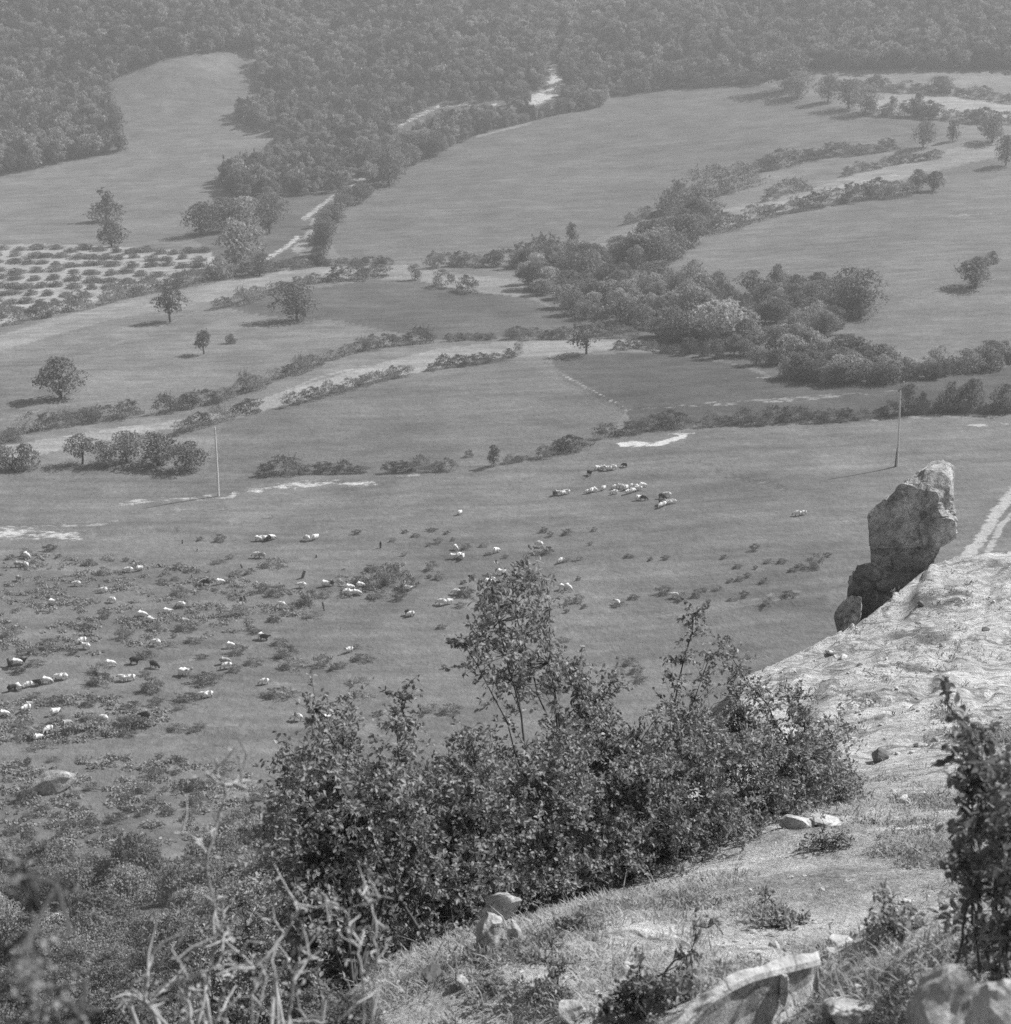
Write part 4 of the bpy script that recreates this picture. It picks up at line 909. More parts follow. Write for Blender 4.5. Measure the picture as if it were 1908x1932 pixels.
for i, a in enumerate([
    (1078, 1922, 58, 52, 'pale rounded stone at the bottom of the slope grass'), (1186, 1836, 38, 26, 'pale flat-topped stone in the slope grass'),
    (1666, 1763, 36, 14, 'thin pale flake of stone below the dark shrub'), (1590, 1780, 52, 14, 'long pale splinter of stone above the curved slab'),
    (1564, 1802, 30, 18, 'small stone just above the end of the curved slab'), (1675, 1843, 18, 12, 'little white pebble beside the big blurred rock'),
    (1706, 1514, 34, 20, 'bright white stone beyond the bush'), (1478, 1532, 62, 56, 'pale lumpy boulder under the right end of the bush'),
    (1500, 1562, 70, 30, 'flat pale boulder below the lumpy one under the bush'), (1560, 1556, 60, 20, 'low pale ledge stone right of the boulders under the bush'),
    (1660, 1436, 34, 34, 'dark pointed stone standing on the pale ledge'), (870, 1862, 40, 26, 'stone half hidden in grass below the bush'),
    (815, 1850, 44, 44, 'grey stone at the left end of the slope grass'), (1030, 1620 + 160, 20, 10, 'small stone lying in the grass right of the split boulder'),
    (1260, 1700, 18, 10, 'small pale stone in the grass below the bush shadow'), (1420, 1760, 16, 9, 'small stone in the middle of the slope grass'),
    (1860, 1190, 20, 8, 'dark small stone on the pale ledge'), (1737, 1143, 16, 12, 'dark stone sitting in a hollow of the pale ledge'),
    (1475, 1820, 14, 8, 'tiny stone in the grass above the curved slab'), (1330, 1660, 20, 8, 'pale sliver of stone beside the bush shadow'),
]):
    stone(*a, i=i, mat=M_SLAB if 'dark' in a[4] or 'grey' in a[4] else None)
# split boulder on the edge of the slope: tilted slab, flat-topped block, knob
stone(945, 1752, 84, 92, 'tilted grey slab behind the flat-topped boulder below the bush', M_ROCK_NEAR, 2, 'boulder', .5, (.35, -.25, .3), cat='boulder', sinkf=.0)
stone(922, 1796, 66, 84, 'flat-topped boulder with a shaded front below the bush', M_ROCK_NEAR, 4, 'boulder', .8, (0, .05, .6), cat='boulder', sinkf=.02)
stone(970, 1782, 36, 56, 'knobbly small boulder beside the flat-topped one', M_ROCK_NEAR, 1, 'boulder', .8, (0, 0, 1), cat='boulder', sinkf=.02)
stone(890, 1800, 30, 26, 'low dark stone left of the flat-topped boulder', M_SLAB, 3, 'stone')
stone(95, 1488, 100, 40, 'large pale boulder lying in the scrub at the left edge', M_ROCK, 5, 'boulder', .7, (.1, -.25, .1), cat='boulder', sinkf=.2)
stone(190, 1270, 26, 18, 'grey mottled boulder among the sheep on the lower left pasture', M_SLAB, 0, 'boulder', cat='boulder')

def curved_slab():
    P = [(1240, 1985), (1290, 1935), (1330, 1895), (1380, 1860), (1430, 1838), (1480, 1826), (1530, 1815), (1548, 1810)]
    e = empty('curved_slab', tuple(at(1420, 1880, 5.4))); tag(e, 'curved limestone slab edge, bright on top with a shaded hollow front', 'slab')
    n = 40; t = np.linspace(0, 1, n); tp = np.linspace(0, 1, len(P))
    ex = np.interp(t, tp, [p[0] for p in P]); ey = np.interp(t, tp, [p[1] for p in P]); Y = 5.0 + t * .75
    V = []
    for i in range(n):
        c = at(ex[i], ey[i], Y[i]); hh = .30 * math.sin(math.pi * min(1, .25 + .75 * t[i])) ** .5 * (1 - .35 * t[i]) + .05
        tw = .06 + .05 * mnoise.noise(Vector((t[i] * 6, 1, 2)))
        wob = .02 * mnoise.noise(Vector((t[i] * 9, 4, 2)))
        prof = [(.45, -.6), (.17, -.22), (.03 + tw * .5, .006), (0, 0), (-.014, -.02), (-.002 + wob, -.07), (.0 + wob, -hh * .7), (-.02 + wob, -hh * .95), (-.2, -hh - .12)]
        for (dy, dz) in prof: V.append(c + np.array([wob * .5, dy, dz + wob * .5]))
    V = np.array(V); k = 9
    i = np.arange(n - 1)[:, None] * k + np.arange(k - 1)[None, :]
    F = np.stack([i, i + k, i + k + 1, i + 1], -1).reshape(-1, 4)
    caps = np.array([[0, *[1, 2]], [0, 2, 3], [0, 3, 5], [0, 5, 8]]); capf = np.concatenate([caps, caps[:, ::-1] + (n - 1) * k])
    under(mobj('slab', mesh_np('slab', V, [F, capf], [M_ROCK_NEAR], False)), e)
    for j, (a, b, wv, hv) in enumerate([(1478, 1868, .05, .20), (1540, 1850, .03, .16)]):
        q = at(a, b, 5.5); o = mobj('rib', hull_stone('rib', 40 + j, 16, 2), None); o.scale = (wv, .08, hv); o.location = Vector(q) - Vector(e.location); o.parent = e
        o.data.materials.clear(); o.data.materials.append(M_ROCK_NEAR)
    return e
curved_slab()
BIG = [hull_stone('near_rock_shape', 61, 11, 5, ((1.5, .06), (4, .05), (11, .028), (26, .012))), hull_stone('near_rock_shape', 66, 13, 5, ((1.5, .06), (4, .05), (11, .028), (26, .012)))]
for m_, (a, b, Y, wv, dv, hv, rt), lab in ((BIG[0], (1785, 1905, 3.55, .21, .20, .29, (.15, .35, .4)), 'blurred pale rock with a pointed top in the bottom corner'), (BIG[1], (1905, 1935, 3.35, .33, .26, .38, (-.1, -.3, 1.1)), 'blurred shaded rock filling the bottom right corner')):
    m_.materials.clear(); m_.materials.append(M_ROCK_NEAR)
    o = mobj('near_rock', m_, None, tuple(at(a, b, Y))); o.scale = (wv, dv, hv); o.rotation_euler = rt; tag(o, lab, 'rock')
stone(1610, 1925, 120, 60, 'pale domed rock between the curved slab and the blurred rocks', M_ROCK_NEAR, 3, 'rock', .9, (0, .1, .3), cat='rock', sinkf=.35)

# ------------------------------------------------------------------ leaning stone slabs, posts and poles on the pasture
def slab_stone(px, py, hpx, wpx, lean, label, name='standing_slab', mat=None):
    x, y, z = hit(px, py); r = math.sqrt(x * x + y * y + (CAMZ - z) ** 2) / FPX
    h, w_ = hpx * r, wpx * r
    bm = bmesh.new(); rng = random.Random(px); prof = []
    ks = 6
    rings = []
    for k in range(ks):
        t = k / (ks - 1); ww = w_ * (.5 + .06 * math.sin(7 * t + px)) * (1 if t < .8 else 1 - (t - .8) * 1.6); d = w_ * .22
        ring = [bm.verts.new((sx * ww + rng.uniform(-.03, .03), sy * d + rng.uniform(-.02, .02), -.2 + (h + .2) * t)) for sx, sy in ((-1, -1), (-.3, -1.2), (.4, -1.15), (1, -1), (1, 1), (0, 1.2), (-1, 1))]
        rings.append(ring)
    for a, b in zip(rings[:-1], rings[1:]):
        for i in range(7): bm.faces.new((a[i], a[(i + 1) % 7], b[(i + 1) % 7], b[i]))
    bm.faces.new(rings[-1]); bm.faces.new(rings[0][::-1])
    me = bpy.data.meshes.new(name); bm.to_mesh(me); bm.free(); me.materials.append(mat or M_SLAB)
    o = mobj(name, me, None, (x, y, z)); o.rotation_euler = (random.uniform(-.1, .1), lean, random.uniform(-.3, .3)); return tag(o, label, 'stone' if name == 'standing_slab' else 'post')
for px, py, h, wv, ln, lab in [
    (571, 1090, 17, 5, .35, 'tallest leaning stone slab standing on the upper pasture'), (455, 1140, 16, 6, .08, 'upright stone slab inside the scrub right of the grazing flock'),
    (612, 1152, 17, 3, -.18, 'thin stake-like stone leaning left above a dark patch'), (303, 1070, 8, 4, -.5, 'short leaning stone on the scrubby upper pasture'),
    (457, 1072, 8, 3, -.3, 'small tilted stone at the head of the scrubby pasture'), (464, 1134, 12, 4, -.3, 'pale broken stone beside the upright slab in the scrub'),
    (363, 1090, 7, 3, -.2, 'little leaning stone near the two white sheep in the scrub'), (255, 1062, 7, 2.5, -.4, 'thin short stone slanting above the scrubby patch'),
    (344, 1026, 8, 2, .1, 'small stake standing below the pale sand strip'), (372, 1040, 5, 2, .1, 'tiny stake below the pale sand strip')]:
    slab_stone(px, py, h, wv, ln, lab)
for px, py, h, wv, ln, lab in [(718, 1034, 13, 3.4, .03, 'dark upright wooden post alone on the middle pasture'), (200, 1393, 11, 3.4, .0, 'dark short post on the lower left turf'), (597, 1052, 6, 2.4, 0, 'tiny dark post below the pair of sheep near the top of the pasture'), (187, 1108, 6, 2, .1, 'tiny dark stub in the scrubby upper pasture')]:
    slab_stone(px, py, h, wv, ln, lab, 'post', M_STUMP)
def pole(bx, by, tx, ty, label, rpx, stub=False):
    x, y, z = hit(bx, by); t = np.array(at(tx, ty, y)); b = np.array([x, y, z - .4]); r = y / FPX
    e = empty('utility_pole', (x, y, z)); tag(e, label, 'pole')
    k = np.linspace(0, 1, 9)[:, None]; P = b + (t - b) * k; P[:, 0] += np.sin(k[:, 0] * 3.1) * .05
    V, F = tube_arrays([(P - np.array([x, y, z]), np.linspace(rpx * r, rpx * r * .62, 9)), (np.array([P[-1], P[-1] + [0, 0, .12]]) - np.array([x, y, z]), np.array([rpx * r * .62, .01]))], 8)
    mobj('shaft', mesh_np('shaft', V, F, [M_POLE], True), e)
    for dz in (.5, 1.1):
        c = P[-1] - np.array([x, y, z]) + [0, 0, -dz]
        V, F = tube_arrays([(np.array([c + [.02, 0, 0], c + [.22, -.02, .02], c + [.24, -.02, .2]]), np.array([.03, .03, .045]))], 6); mobj('insulator', mesh_np('insulator', V, F, [M_POLE], True), e)
    if stub:
        V, F = tube_arrays([(np.array([[-.26, .05, -.3], [-.22, .04, 1.6], [-.14, .03, 3.0]]), np.array([.12, .115, .1]))], 8); mobj('stub', mesh_np('stub', V, F, [M_BARK_FAR], True), e)
        V, F = tube_arrays([(np.array([[-.3, .0, 2.2], [0, -.14, 2.2], [.2, 0, 2.2]]), np.array([.02] * 3))], 5); mobj('strap', mesh_np('strap', V, F, [M_BARK_FAR], True), e)
pole(412, 936, 405, 806, 'tall pale wooden pole standing where the hedge meets the pasture', 2.5)
pole(1693, 880, 1699, 738, 'slender pale wooden pole rising behind the leaning rock', 2.2, True)

# ------------------------------------------------------------------ sheep
def sheep_mesh(name, pose, wool, face):
    def skin(edges_pts, root=0):
        verts, edges, rad = edges_pts
        me = bpy.data.meshes.new('tmp'); me.from_pydata(verts, edges, [])
        o = bpy.data.objects.new('tmp', me); C.objects.link(o)
        md = o.modifiers.new('s', 'SKIN'); md.use_smooth_shade = True
        for i, v in enumerate(me.skin_vertices[0].data): v.radius = (rad[i], rad[i]); v.use_root = (i == root)
        o.modifiers.new('d', 'SUBSURF').levels = 1
        dg = bpy.context.evaluated_depsgraph_get(); r = bpy.data.meshes.new_from_object(o.evaluated_get(dg))
        bpy.data.objects.remove(o); return r
    hd = {'graze': ((.62, 0, .50), (.80, 0, .26), (.86, 0, .12)), 'stand': ((.60, 0, .78), (.74, 0, .92), (.90, 0, .86)), 'turn': ((.60, .1, .66), (.72, .24, .60), (.78, .36, .50))}[pose]
    V = [(0, 0, .60), (-.30, 0, .62), (-.48, 0, .60), (.24, 0, .61), (.44, 0, .60)] + list(hd); R = [.27, .26, .17, .27, .20, .12, .10, .06]
    E = [(0, 1), (1, 2), (0, 3), (3, 4), (4, 5), (5, 6), (6, 7)]
    for sx, par in ((.30, 3), (-.34, 1)):
        for sy in (-1, 1):
            b = len(V); V += [(sx, sy * .13, .40), (sx + (.02 if sx > 0 else -.05), sy * .13, .22), (sx, sy * .13, .0)]; R += [.09, .045, .042]; E += [(par, b), (b, b + 1), (b + 1, b + 2)]
    b = len(V); V += [(-.60, 0, .48)]; R += [.04]; E += [(2, b)]
    for sy in (-1, 1):
        b = len(V); h = hd[1]; V += [(h[0] - .05, h[1] + sy * .16, h[2] + .03)]; R += [.03]; E += [(6, b)]
    me = skin((V, E, R)); me.name = name
    me.materials.clear(); me.materials.append(wool); me.materials.append(face)
    for p in me.polygons:
        c = p.center; d = (Vector(c) - Vector(hd[1])).length
        p.material_index = 1 if (c.z < .3 and d > .2) or d < .2 or (Vector(c) - Vector(hd[2])).length < .15 else 0
        p.use_smooth = True
    return me
SHEEP = {(c, p): sheep_mesh('sheep_%s_%s' % (c, p), p, w_, f_) for c, w_, f_ in (('white', M_WOOL, M_FACE), ('dark', M_WOOL_DARK, M_WOOL_DARK), ('grey', M_WOOL_GREY, M_FACE)) for p in ('graze', 'stand', 'turn')}
def zone_sheep(px, py):
    if py < 915: return 'in the highest cluster of the flock, beyond the others', 'highest cluster of sheep'
    if py < 955 and px > 1000:
        if px < 1080: return 'in the short row at the left of the upper flock', 'left row of the upper flock'
        if px < 1150: return 'among the few left of the densest cluster of the upper flock', 'left of the densest cluster'
        if px < 1235: return 'in the densest cluster of the upper flock', 'densest cluster of sheep'
        return 'in the file at the right of the upper flock', 'right file of the upper flock'
    if px > 1480: return 'of the pair grazing left of the leaning rock', 'pair by the rock'
    if px > 1000: return 'scattered on the open turf right of the tall bush spray', 'sheep on the open right turf'
    if px > 640 and py < 1135: return 'between scrub patches on the middle pasture', 'sheep on the middle pasture'
    if px > 540 and py < 1035: return 'in the pair near the top of the middle pasture', 'pair at the top of the pasture'
    if px > 470 and py < 1035: return 'in the tight bunch near the top of the pasture', 'tight bunch of sheep'
    if py > 1255 and px < 130 and py < 1320: return 'walking in the file along the lower left scrub', 'file of sheep in the lower left'
    if py > 1320: return 'on the lower left turf below the file of sheep', 'sheep on the lower left turf'
    if py > 1190: return 'on the open ground between the upper and lower left scrub', 'sheep on the middle left ground'
    if px < 640: return 'grazing in the scrubby upper left pasture', 'sheep in the upper left scrub'
    return 'grazing on the middle slope of the pasture', 'sheep on the middle slope'
TA = lambda x, y: tq(0, 2000, x, y); TB = lambda x, y: tq(1320, 2000, x, y); TM = lambda x, y: tq(1320, 1000, x, y); TR = lambda x, y: tq(2640, 1700, x, y)
flock = [TA(*p) + (c,) for *p, c in [(150, 253, 'w'), (105, 303, 'g'), (148, 306, 'w'), (730, 332, 'w'), (790, 325, 'w'), (435, 410, 'w'), (585, 447, 'w'), (297, 520, 'w'), (635, 504, 'w'), (1025, 532, 'w'), (1140, 404, 'w'), (1165, 406, 'd'), (1240, 400, 'w'), (943, 568, 'w'), (800, 588, 'w'), (850, 617, 'w'), (465, 735, 'w'), (488, 766, 'w'), (882, 748, 'w'),
    (92, 858, 'w'), (60, 872, 'd'), (125, 848, 'd'), (620, 865, 'w'), (1268, 850, 'g'), (1283, 878, 'w'), (1030, 916, 'w'), (1052, 914, 'w'), (1495, 965, 'w'), (693, 946, 'w'), (738, 946, 'w'), (68, 1003, 'd'), (104, 996, 'w'), (162, 982, 'w'), (215, 972, 'd'), (262, 960, 'w'), (330, 942, 'w'), (360, 937, 'w'), (150, 1118, 'w'), (165, 1098, 'g'), (22, 1147, 'w'), (310, 1140, 'w'), (586, 1176, 'w'), (372, 1206, 'g'),
    (275, 1238, 'w'), (217, 1284, 'w'), (1680, 1172, 'w'), (1848, 1174, 'w'), (1452, 250, 'w'), (1478, 252, 'g'), (1735, 155, 'w'), (1780, 150, 'w'), (1458, 156, 'w'), (1480, 153, 'w'), (1500, 153, 'w'), (1518, 156, 'd'), (1532, 150, 'w'), (1707, 420, 'w'), (1838, 414, 'w'), (1868, 408, 'd'), (1592, 528, 'w'), (1480, 712, 'w'), (1492, 716, 'd'), (1300, 760, 'w'), (1148, 1043, 'w'), (1178, 1038, 'w'), (1360, 535, 'g'), (1045, 628, 'g'), (105, 380, 'g'), (820, 1160, 'd'), (760, 850, 'd'), (870, 872, 'd')]]
flock += [TB(*p) + (c,) for *p, c in [(50, 455, 'w'), (75, 460, 'w'), (65, 432, 'w'), (128, 420, 'w'), (105, 462, 'w'), (370, 412, 'w'), (392, 438, 'w'), (665, 205, 'w'), (648, 256, 'w'), (686, 253, 'w'), (705, 258, 'w'), (892, 224, 'w'), (848, 397, 'w'), (868, 387, 'w'), (920, 348, 'w'), (670, 458, 'w'), (588, 518, 'w'), (632, 512, 'w'), (412, 582, 'w'), (400, 576, 'd'), (1140, 190, 'w'), (1262, 280, 'w'), (1268, 430, 'w'), (1300, 433, 'w'), (1580, 518, 'w'), (66, 785, 'w'), (1905, 478, 'w'), (688, 8, 'w')]]
flock += [TM(*p) + (c,) for *p, c in [(1465, 1202, 'w'), (1492, 1197, 'w'), (1510, 1203, 'w'), (1530, 1203, 'w'), (1560, 1197, 'w'), (1620, 1184, 'd'), (1420, 1230, 'd'), (1225, 1346, 'd'), (1250, 1342, 'w'), (1272, 1342, 'w'), (1293, 1336, 'w'), (1412, 1333, 'w'), (1432, 1329, 'w'), (1450, 1321, 'w'), (1500, 1314, 'w'), (1565, 1306, 'w'), (1600, 1304, 'w'), (1627, 1313, 'w'), (1660, 1306, 'w'), (1690, 1306, 'w'), (1720, 1299, 'w'), (1640, 1336, 'w'), (1665, 1329, 'w'), (1700, 1316, 'w'), (1562, 1337, 'w'), (1698, 1371, 'w'), (1725, 1371, 'd'), (1830, 1363, 'd'), (1862, 1353, 'w'), (1825, 1413, 'w'), (1845, 1403, 'w'), (1870, 1394, 'w'), (1895, 1388, 'w'), (1822, 1400, 'd')]]
flock += [TR(*p) + (c,) for *p, c in [(688, 447, 'w'), (723, 442, 'w')]]
for i, (px, py, c) in enumerate(flock):
    col = {'w': 'white', 'd': 'dark', 'g': 'grey'}[c]; pose = random.choice(['graze', 'graze', 'graze', 'stand', 'turn'])
    x, y, z = hit(px, py + 3); o = mobj('sheep', SHEEP[(col, pose)], None, (x, y, z - .02))
    s = random.uniform(.74, .92) * (1.05 if py > 1000 else 1.0); o.scale = (s, s, s)
    o.rotation_euler = (0, 0, random.choice([0, math.pi]) + random.gauss(0, .55))
    pl, gp = zone_sheep(px, py); act = {'graze': 'head down', 'stand': 'head raised', 'turn': 'head turned aside'}[pose]
    tag(o, '%s %s sheep %s' % ({'w': 'white', 'd': 'black', 'g': 'grey'}[c], 'standing' if pose == 'stand' else 'grazing', pl.replace('grazing ', '')), 'sheep', gp)
# ------------------------------------------------------------------ shrubs on the slope below
SLOPE = [(-40, 1650), (120, 1640), (300, 1640), (420, 1625), (540, 1600), (600, 1680), (640, 1800), (700, 1990), (-60, 1990)]
def slope_shrubs():
    rng = np.random.default_rng(15); pts = []; t = 0
    while len(pts) < 80 and t < 5000:
        t += 1; a, b = rng.uniform(-60, 700), rng.uniform(1620, 2010)
        if in_poly(np.array([a]), np.array([b]), SLOPE)[0] and all(math.hypot(a - p, (b - q) * 1.3) > 40 for p, q in pts): pts.append((a, b))
    for a, b in pts:
        if any(((a - cx) / rx) ** 2 + ((b - 26 - cy) / ry) ** 2 < 1 for cx, cy, rx, ry in [(290, 1690, 46, 18), (70, 1735, 70, 26), (485, 1640, 22, 20), (30, 1800, 30, 26)]): continue
        hh = rng.uniform(58, 96); cl = 'leftmost' if a < 130 else 'left' if a < 290 else 'middle' if a < 450 else 'right'; sz = 'tall' if hh > 78 else 'low'; row = 'upper' if b < 1720 else 'middle' if b < 1830 else 'lowest'
        plant_px('slope_shrub', a, b, hh * rng.uniform(1.3, 1.9), hh, 'mass', '%s leafy shrub in the %s rows of the scrubby slope, %s columns' % (sz, row, cl), 'shrub', 'slope shrubs, %s %s %s' % (sz, row, cl))
slope_shrubs()

# ------------------------------------------------------------------ the big leafy bush on the edge
BUSH = [(530, 1500), (570, 1440), (640, 1420), (690, 1480), (745, 1440), (790, 1470), (880, 1440), (960, 1440), (1040, 1420), (1075, 1340), (1130, 1330), (1165, 1420), (1250, 1420), (1290, 1370), (1335, 1350), (1375, 1390), (1415, 1380), (1470, 1400), (1520, 1410), (1580, 1430), (1640, 1510),
        (1640, 1530), (1540, 1535), (1460, 1550), (1440, 1590), (1380, 1630), (1280, 1660), (1180, 1650), (1100, 1690), (1000, 1690), (930, 1695), (880, 1790), (800, 1870), (740, 1960), (560, 1990), (560, 1720), (500, 1600)]
SPRAY = [(885, 1195), (915, 1105), (960, 1075), (1000, 1065), (1022, 1120), (1030, 1200), (1060, 1262), (1020, 1340), (960, 1320), (920, 1265), (860, 1205)]
def bdepth(px): return np.interp(px, [500, 870, 1100, 1400, 1650], [8.7, 10.4, 11.8, 13.4, 15.4])
def jag(a, b, n, amp, rng):
    t = np.linspace(0, 1, n)[:, None]; P = a + (b - a) * t; w_ = rng.normal(0, amp, (n, 3)); w_[0] = 0; return P + np.cumsum(w_, 0) * np.sin(t * math.pi / 2)
def leafy_shrub(name, label, tips, base, n_twig, poly, px0, px1, seed, leafmat, barkmat, llen, spread, dens=.50, depthf=bdepth, stems_r=.022, noise_s=52.0, twl=(.10, .26), cat='shrub', tipn=9):
    rng = np.random.default_rng(seed)
    e = empty(name, tuple(base[0])); tag(e, label, cat); loc = np.array(e.location)
    lines, nodes, tipl = [], [], []
    for (tx, ty) in tips:
        tip = at(tx, ty, float(depthf(tx)) + rng.uniform(-.5, .5) * spread); b = base[rng.integers(len(base))] + rng.normal(0, .08, 3) * [1, 1, 0]
        P = jag(b, tip, 12, .03, rng); lines.append((P, np.linspace(stems_r * rng.uniform(.6, 1), .004, 12))); nodes.append(P[2:])
    nodes = np.concatenate(nodes)
    xs = [p[0] for p in poly]; ys = [p[1] for p in poly]
    a = rng.uniform(max(min(xs), px0), min(max(xs), px1), n_twig * 6); b = rng.uniform(min(ys), max(ys), n_twig * 6)
    k = in_poly(a, b, poly) & (fbm(a / noise_s, b / noise_s, seed, 3) > dens - .10 * rng.random(len(a))); a, b = a[k][:n_twig], b[k][:n_twig]
    cen = np.array([at(p, q, float(depthf(p)) + v) for p, q, v in zip(a, b, rng.normal(0, .5, len(a)) * spread)])
    # tips carry leaves along their last third as well
    extra = np.concatenate([l[0][6:] for l in lines]); stem_std = .04 if tipn > 2 else .025; cen = np.concatenate([cen, np.repeat(extra, tipn, 0) + rng.normal(0, stem_std, (len(extra) * tipn, 3))])
    LP, LD = [], []
    for c in cen:
        d2 = ((nodes - c) ** 2).sum(1) + np.maximum(0, nodes[:, 2] - c[2]) * .3; q = nodes[int(np.argmin(d2))]
        g_ = c - q; L = np.linalg.norm(g_)
        if L < .03: g_ = rng.normal(0, 1, 3); L = 1
        u = g_ / L * .6 + rng.normal(0, .7, 3) + [0, 0, .25]; u /= np.linalg.norm(u)
        tl = rng.uniform(*twl); tipp = c + u * tl
        if np.linalg.norm(c - q) < .4: lines.append((np.array([q, (q + c) / 2 + rng.normal(0, .03, 3) + [0, 0, -.02], c, tipp]), np.array([.004, .003, .002, .001])))
        else: lines.append((np.array([c - u * .15, c, tipp]), np.array([.002, .002, .001])))
        m = rng.integers(9, 17); t = rng.uniform(-.1, 1, m)[:, None]
        LP.append(c + u * tl * t + rng.normal(0, .012, (m, 3))); dd = u * .5 + rng.normal(0, .7, (m, 3)) + [0, 0, -.12]; LD.append(dd)
    LP = np.concatenate(LP); LD = np.concatenate(LD)
    V, F = leaf_arrays(LP, LD, rng.uniform(.65, 1.25, len(LP)) * llen, rng.uniform(.50, .78, len(LP)) * llen, rng)
    V2, F2 = tube_arrays(lines, 4)
    o = mobj('foliage', mesh_np('foliage', V - loc, F, [leafmat], True), e); o['kind'] = 'stuff'
    o = mobj('branches', mesh_np('branches', V2 - loc, F2, [barkmat], True), e); o['kind'] = 'stuff'
    return e
def gpt(px, Y):
    x = xof(px, Y); return np.array([x, Y, hgt(x, Y) - .05])
leafy_shrub('leafy_shrub', 'left part of the big bush, with thin upright sprays', [(545, 1430), (565, 1375), (632, 1350), (655, 1420), (735, 1335), (775, 1325), (600, 1500), (560, 1600), (620, 1650), (700, 1550), (760, 1500), (680, 1750), (600, 1800)],
            [gpt(700, 8.6), gpt(760, 9.0), gpt(640, 8.4)], 2000, BUSH, 480, 800, 201, M_LEAF_NEAR, M_BARK, .043, 1.0)
leafy_shrub('leafy_shrub', 'middle part of the big bush, below the tall spray', [(830, 1410), (880, 1410), (960, 1410), (1000, 1450), (860, 1550), (940, 1600), (1000, 1560), (880, 1680), (800, 1600), (1040, 1500)],
            [gpt(900, 10.4), gpt(960, 10.8), gpt(850, 10.2)], 2100, BUSH, 790, 1060, 202, M_LEAF_NEAR, M_BARK, .045, 1.0)
leafy_shrub('leafy_shrub', 'right-middle part of the big bush, arching above the shaded grass', [(1060, 1265), (1100, 1250), (1130, 1295), (1090, 1330), (1180, 1400), (1225, 1345), (1310, 1210), (1320, 1240), (1250, 1450), (1150, 1500), (1200, 1560), (1280, 1520), (1100, 1580)],
            [gpt(1120, 11.6), gpt(1200, 12.2), gpt(1260, 12.5)], 2300, BUSH, 1050, 1320, 203, M_LEAF_NEAR, M_BARK, .047, 1.0)
leafy_shrub('leafy_shrub', 'right end of the big bush against the pale ledge', [(1385, 1235), (1350, 1310), (1400, 1370), (1450, 1360), (1500, 1315), (1580, 1370), (1550, 1430), (1630, 1490), (1600, 1500), (1480, 1450), (1400, 1500), (1350, 1560)],
            [gpt(1400, 13.2), gpt(1480, 13.8), gpt(1560, 14.4)], 1800, BUSH, 1310, 1670, 204, M_LEAF_NEAR, M_BARK, .047, 1.0)
leafy_shrub('sapling', 'tall thin leafy spray rising out of the bush above the pasture', [(985, 1078), (925, 1112), (870, 1198), (1035, 1250), (1012, 1130)],
            [gpt(1080, 11.4)], 190, SPRAY, 850, 1070, 205, M_LEAF_NEAR, M_BARK, .050, .7, .47, noise_s=30.0, cat='sapling', tipn=2)
def ndepth(px): return np.interp(px, [1700, 1800, 1950], [6.3, 5.6, 5.0])
leafy_shrub('dark_shrub', 'dark blurred shrub at the frame edge with a sprig standing up', [(1822, 1310), (1835, 1400), (1870, 1450), (1900, 1470), (1890, 1560), (1860, 1640), (1880, 1720), (1920, 1600), (1930, 1500)],
            [gpt(1940, 5.2), gpt(1960, 5.0)], 90, [(1815, 1320), (1835, 1320), (1845, 1420), (1925, 1460), (1990, 1500), (1990, 1830), (1900, 1830), (1850, 1800), (1800, 1780), (1770, 1750), (1830, 1690), (1870, 1600), (1830, 1560), (1880, 1540), (1850, 1470), (1815, 1400)], 1690, 1990, 206, M_LEAF_DARK, M_BARK, .050, .45, .40, ndepth, .010, 50.0, (.06, .14), tipn=2)
leafy_shrub('weed', 'tuft of broad-leaved weeds left of the curved slab', [(1170, 1870), (1220, 1860), (1250, 1880), (1200, 1900), (1290, 1850), (1360, 1720)], [gpt(1220, 6.6), gpt(1250, 6.7)], 90, [(1130, 1890), (1180, 1860), (1250, 1845), (1320, 1830), (1300, 1890), (1230, 1940), (1140, 1940)], 1100, 1400, 207, M_LEAF_NEAR, M_BARK, .040, .2, .3, lambda p: 6.5 + 0 * p, .006, 40.0, (.05, .12), cat='weed', tipn=1)
for (wl, wx, wy, wd) in (('low dark weed clump beside the pale rounded stone', 1020, 1880, 7.0), ('low weed clump in the middle of the slope grass', 1470, 1745, 8.3), ('weed clump under the dark shrub', 1690, 1760, 7.2), ('weed clump right of the flat-topped boulder', 1080, 1760, 9.2), ('weed clump below the flat pale boulder', 1560, 1600, 11.5)):
    gx_, gy_, gz_ = hit(wx, wy)
    leafy_shrub('weed', wl, [(wx - 20, wy - 16), (wx + 18, wy - 20), (wx + 5, wy - 26)], [np.array([gx_, gy_, gz_ - .02])], 46, [(wx - 50, wy + 12), (wx - 40, wy - 18), (wx, wy - 30), (wx + 46, wy - 16), (wx + 55, wy + 14)], wx - 60, wx + 60, int(wx), M_LEAF_NEAR, M_BARK, .032, .15, .3, lambda p, q=gy_: q + 0 * p, .004, 30.0, (.04, .09), cat='weed', tipn=1)
leafy_shrub('near_sprig', 'blurred leafy sprig in the bottom left corner, close to the camera', [(60, 1800), (90, 1870)], [at(70, 2080, 2.0), at(20, 2080, 2.0)], 16, [(30, 1790), (90, 1770), (110, 1850), (100, 1960), (0, 1960), (0, 1850)], -20, 140, 208, M_GRASS, M_BARK, .013, .12, .3, lambda p: 2.0 + 0 * p, .003, 40.0, (.03, .06), cat='sprig', tipn=1)
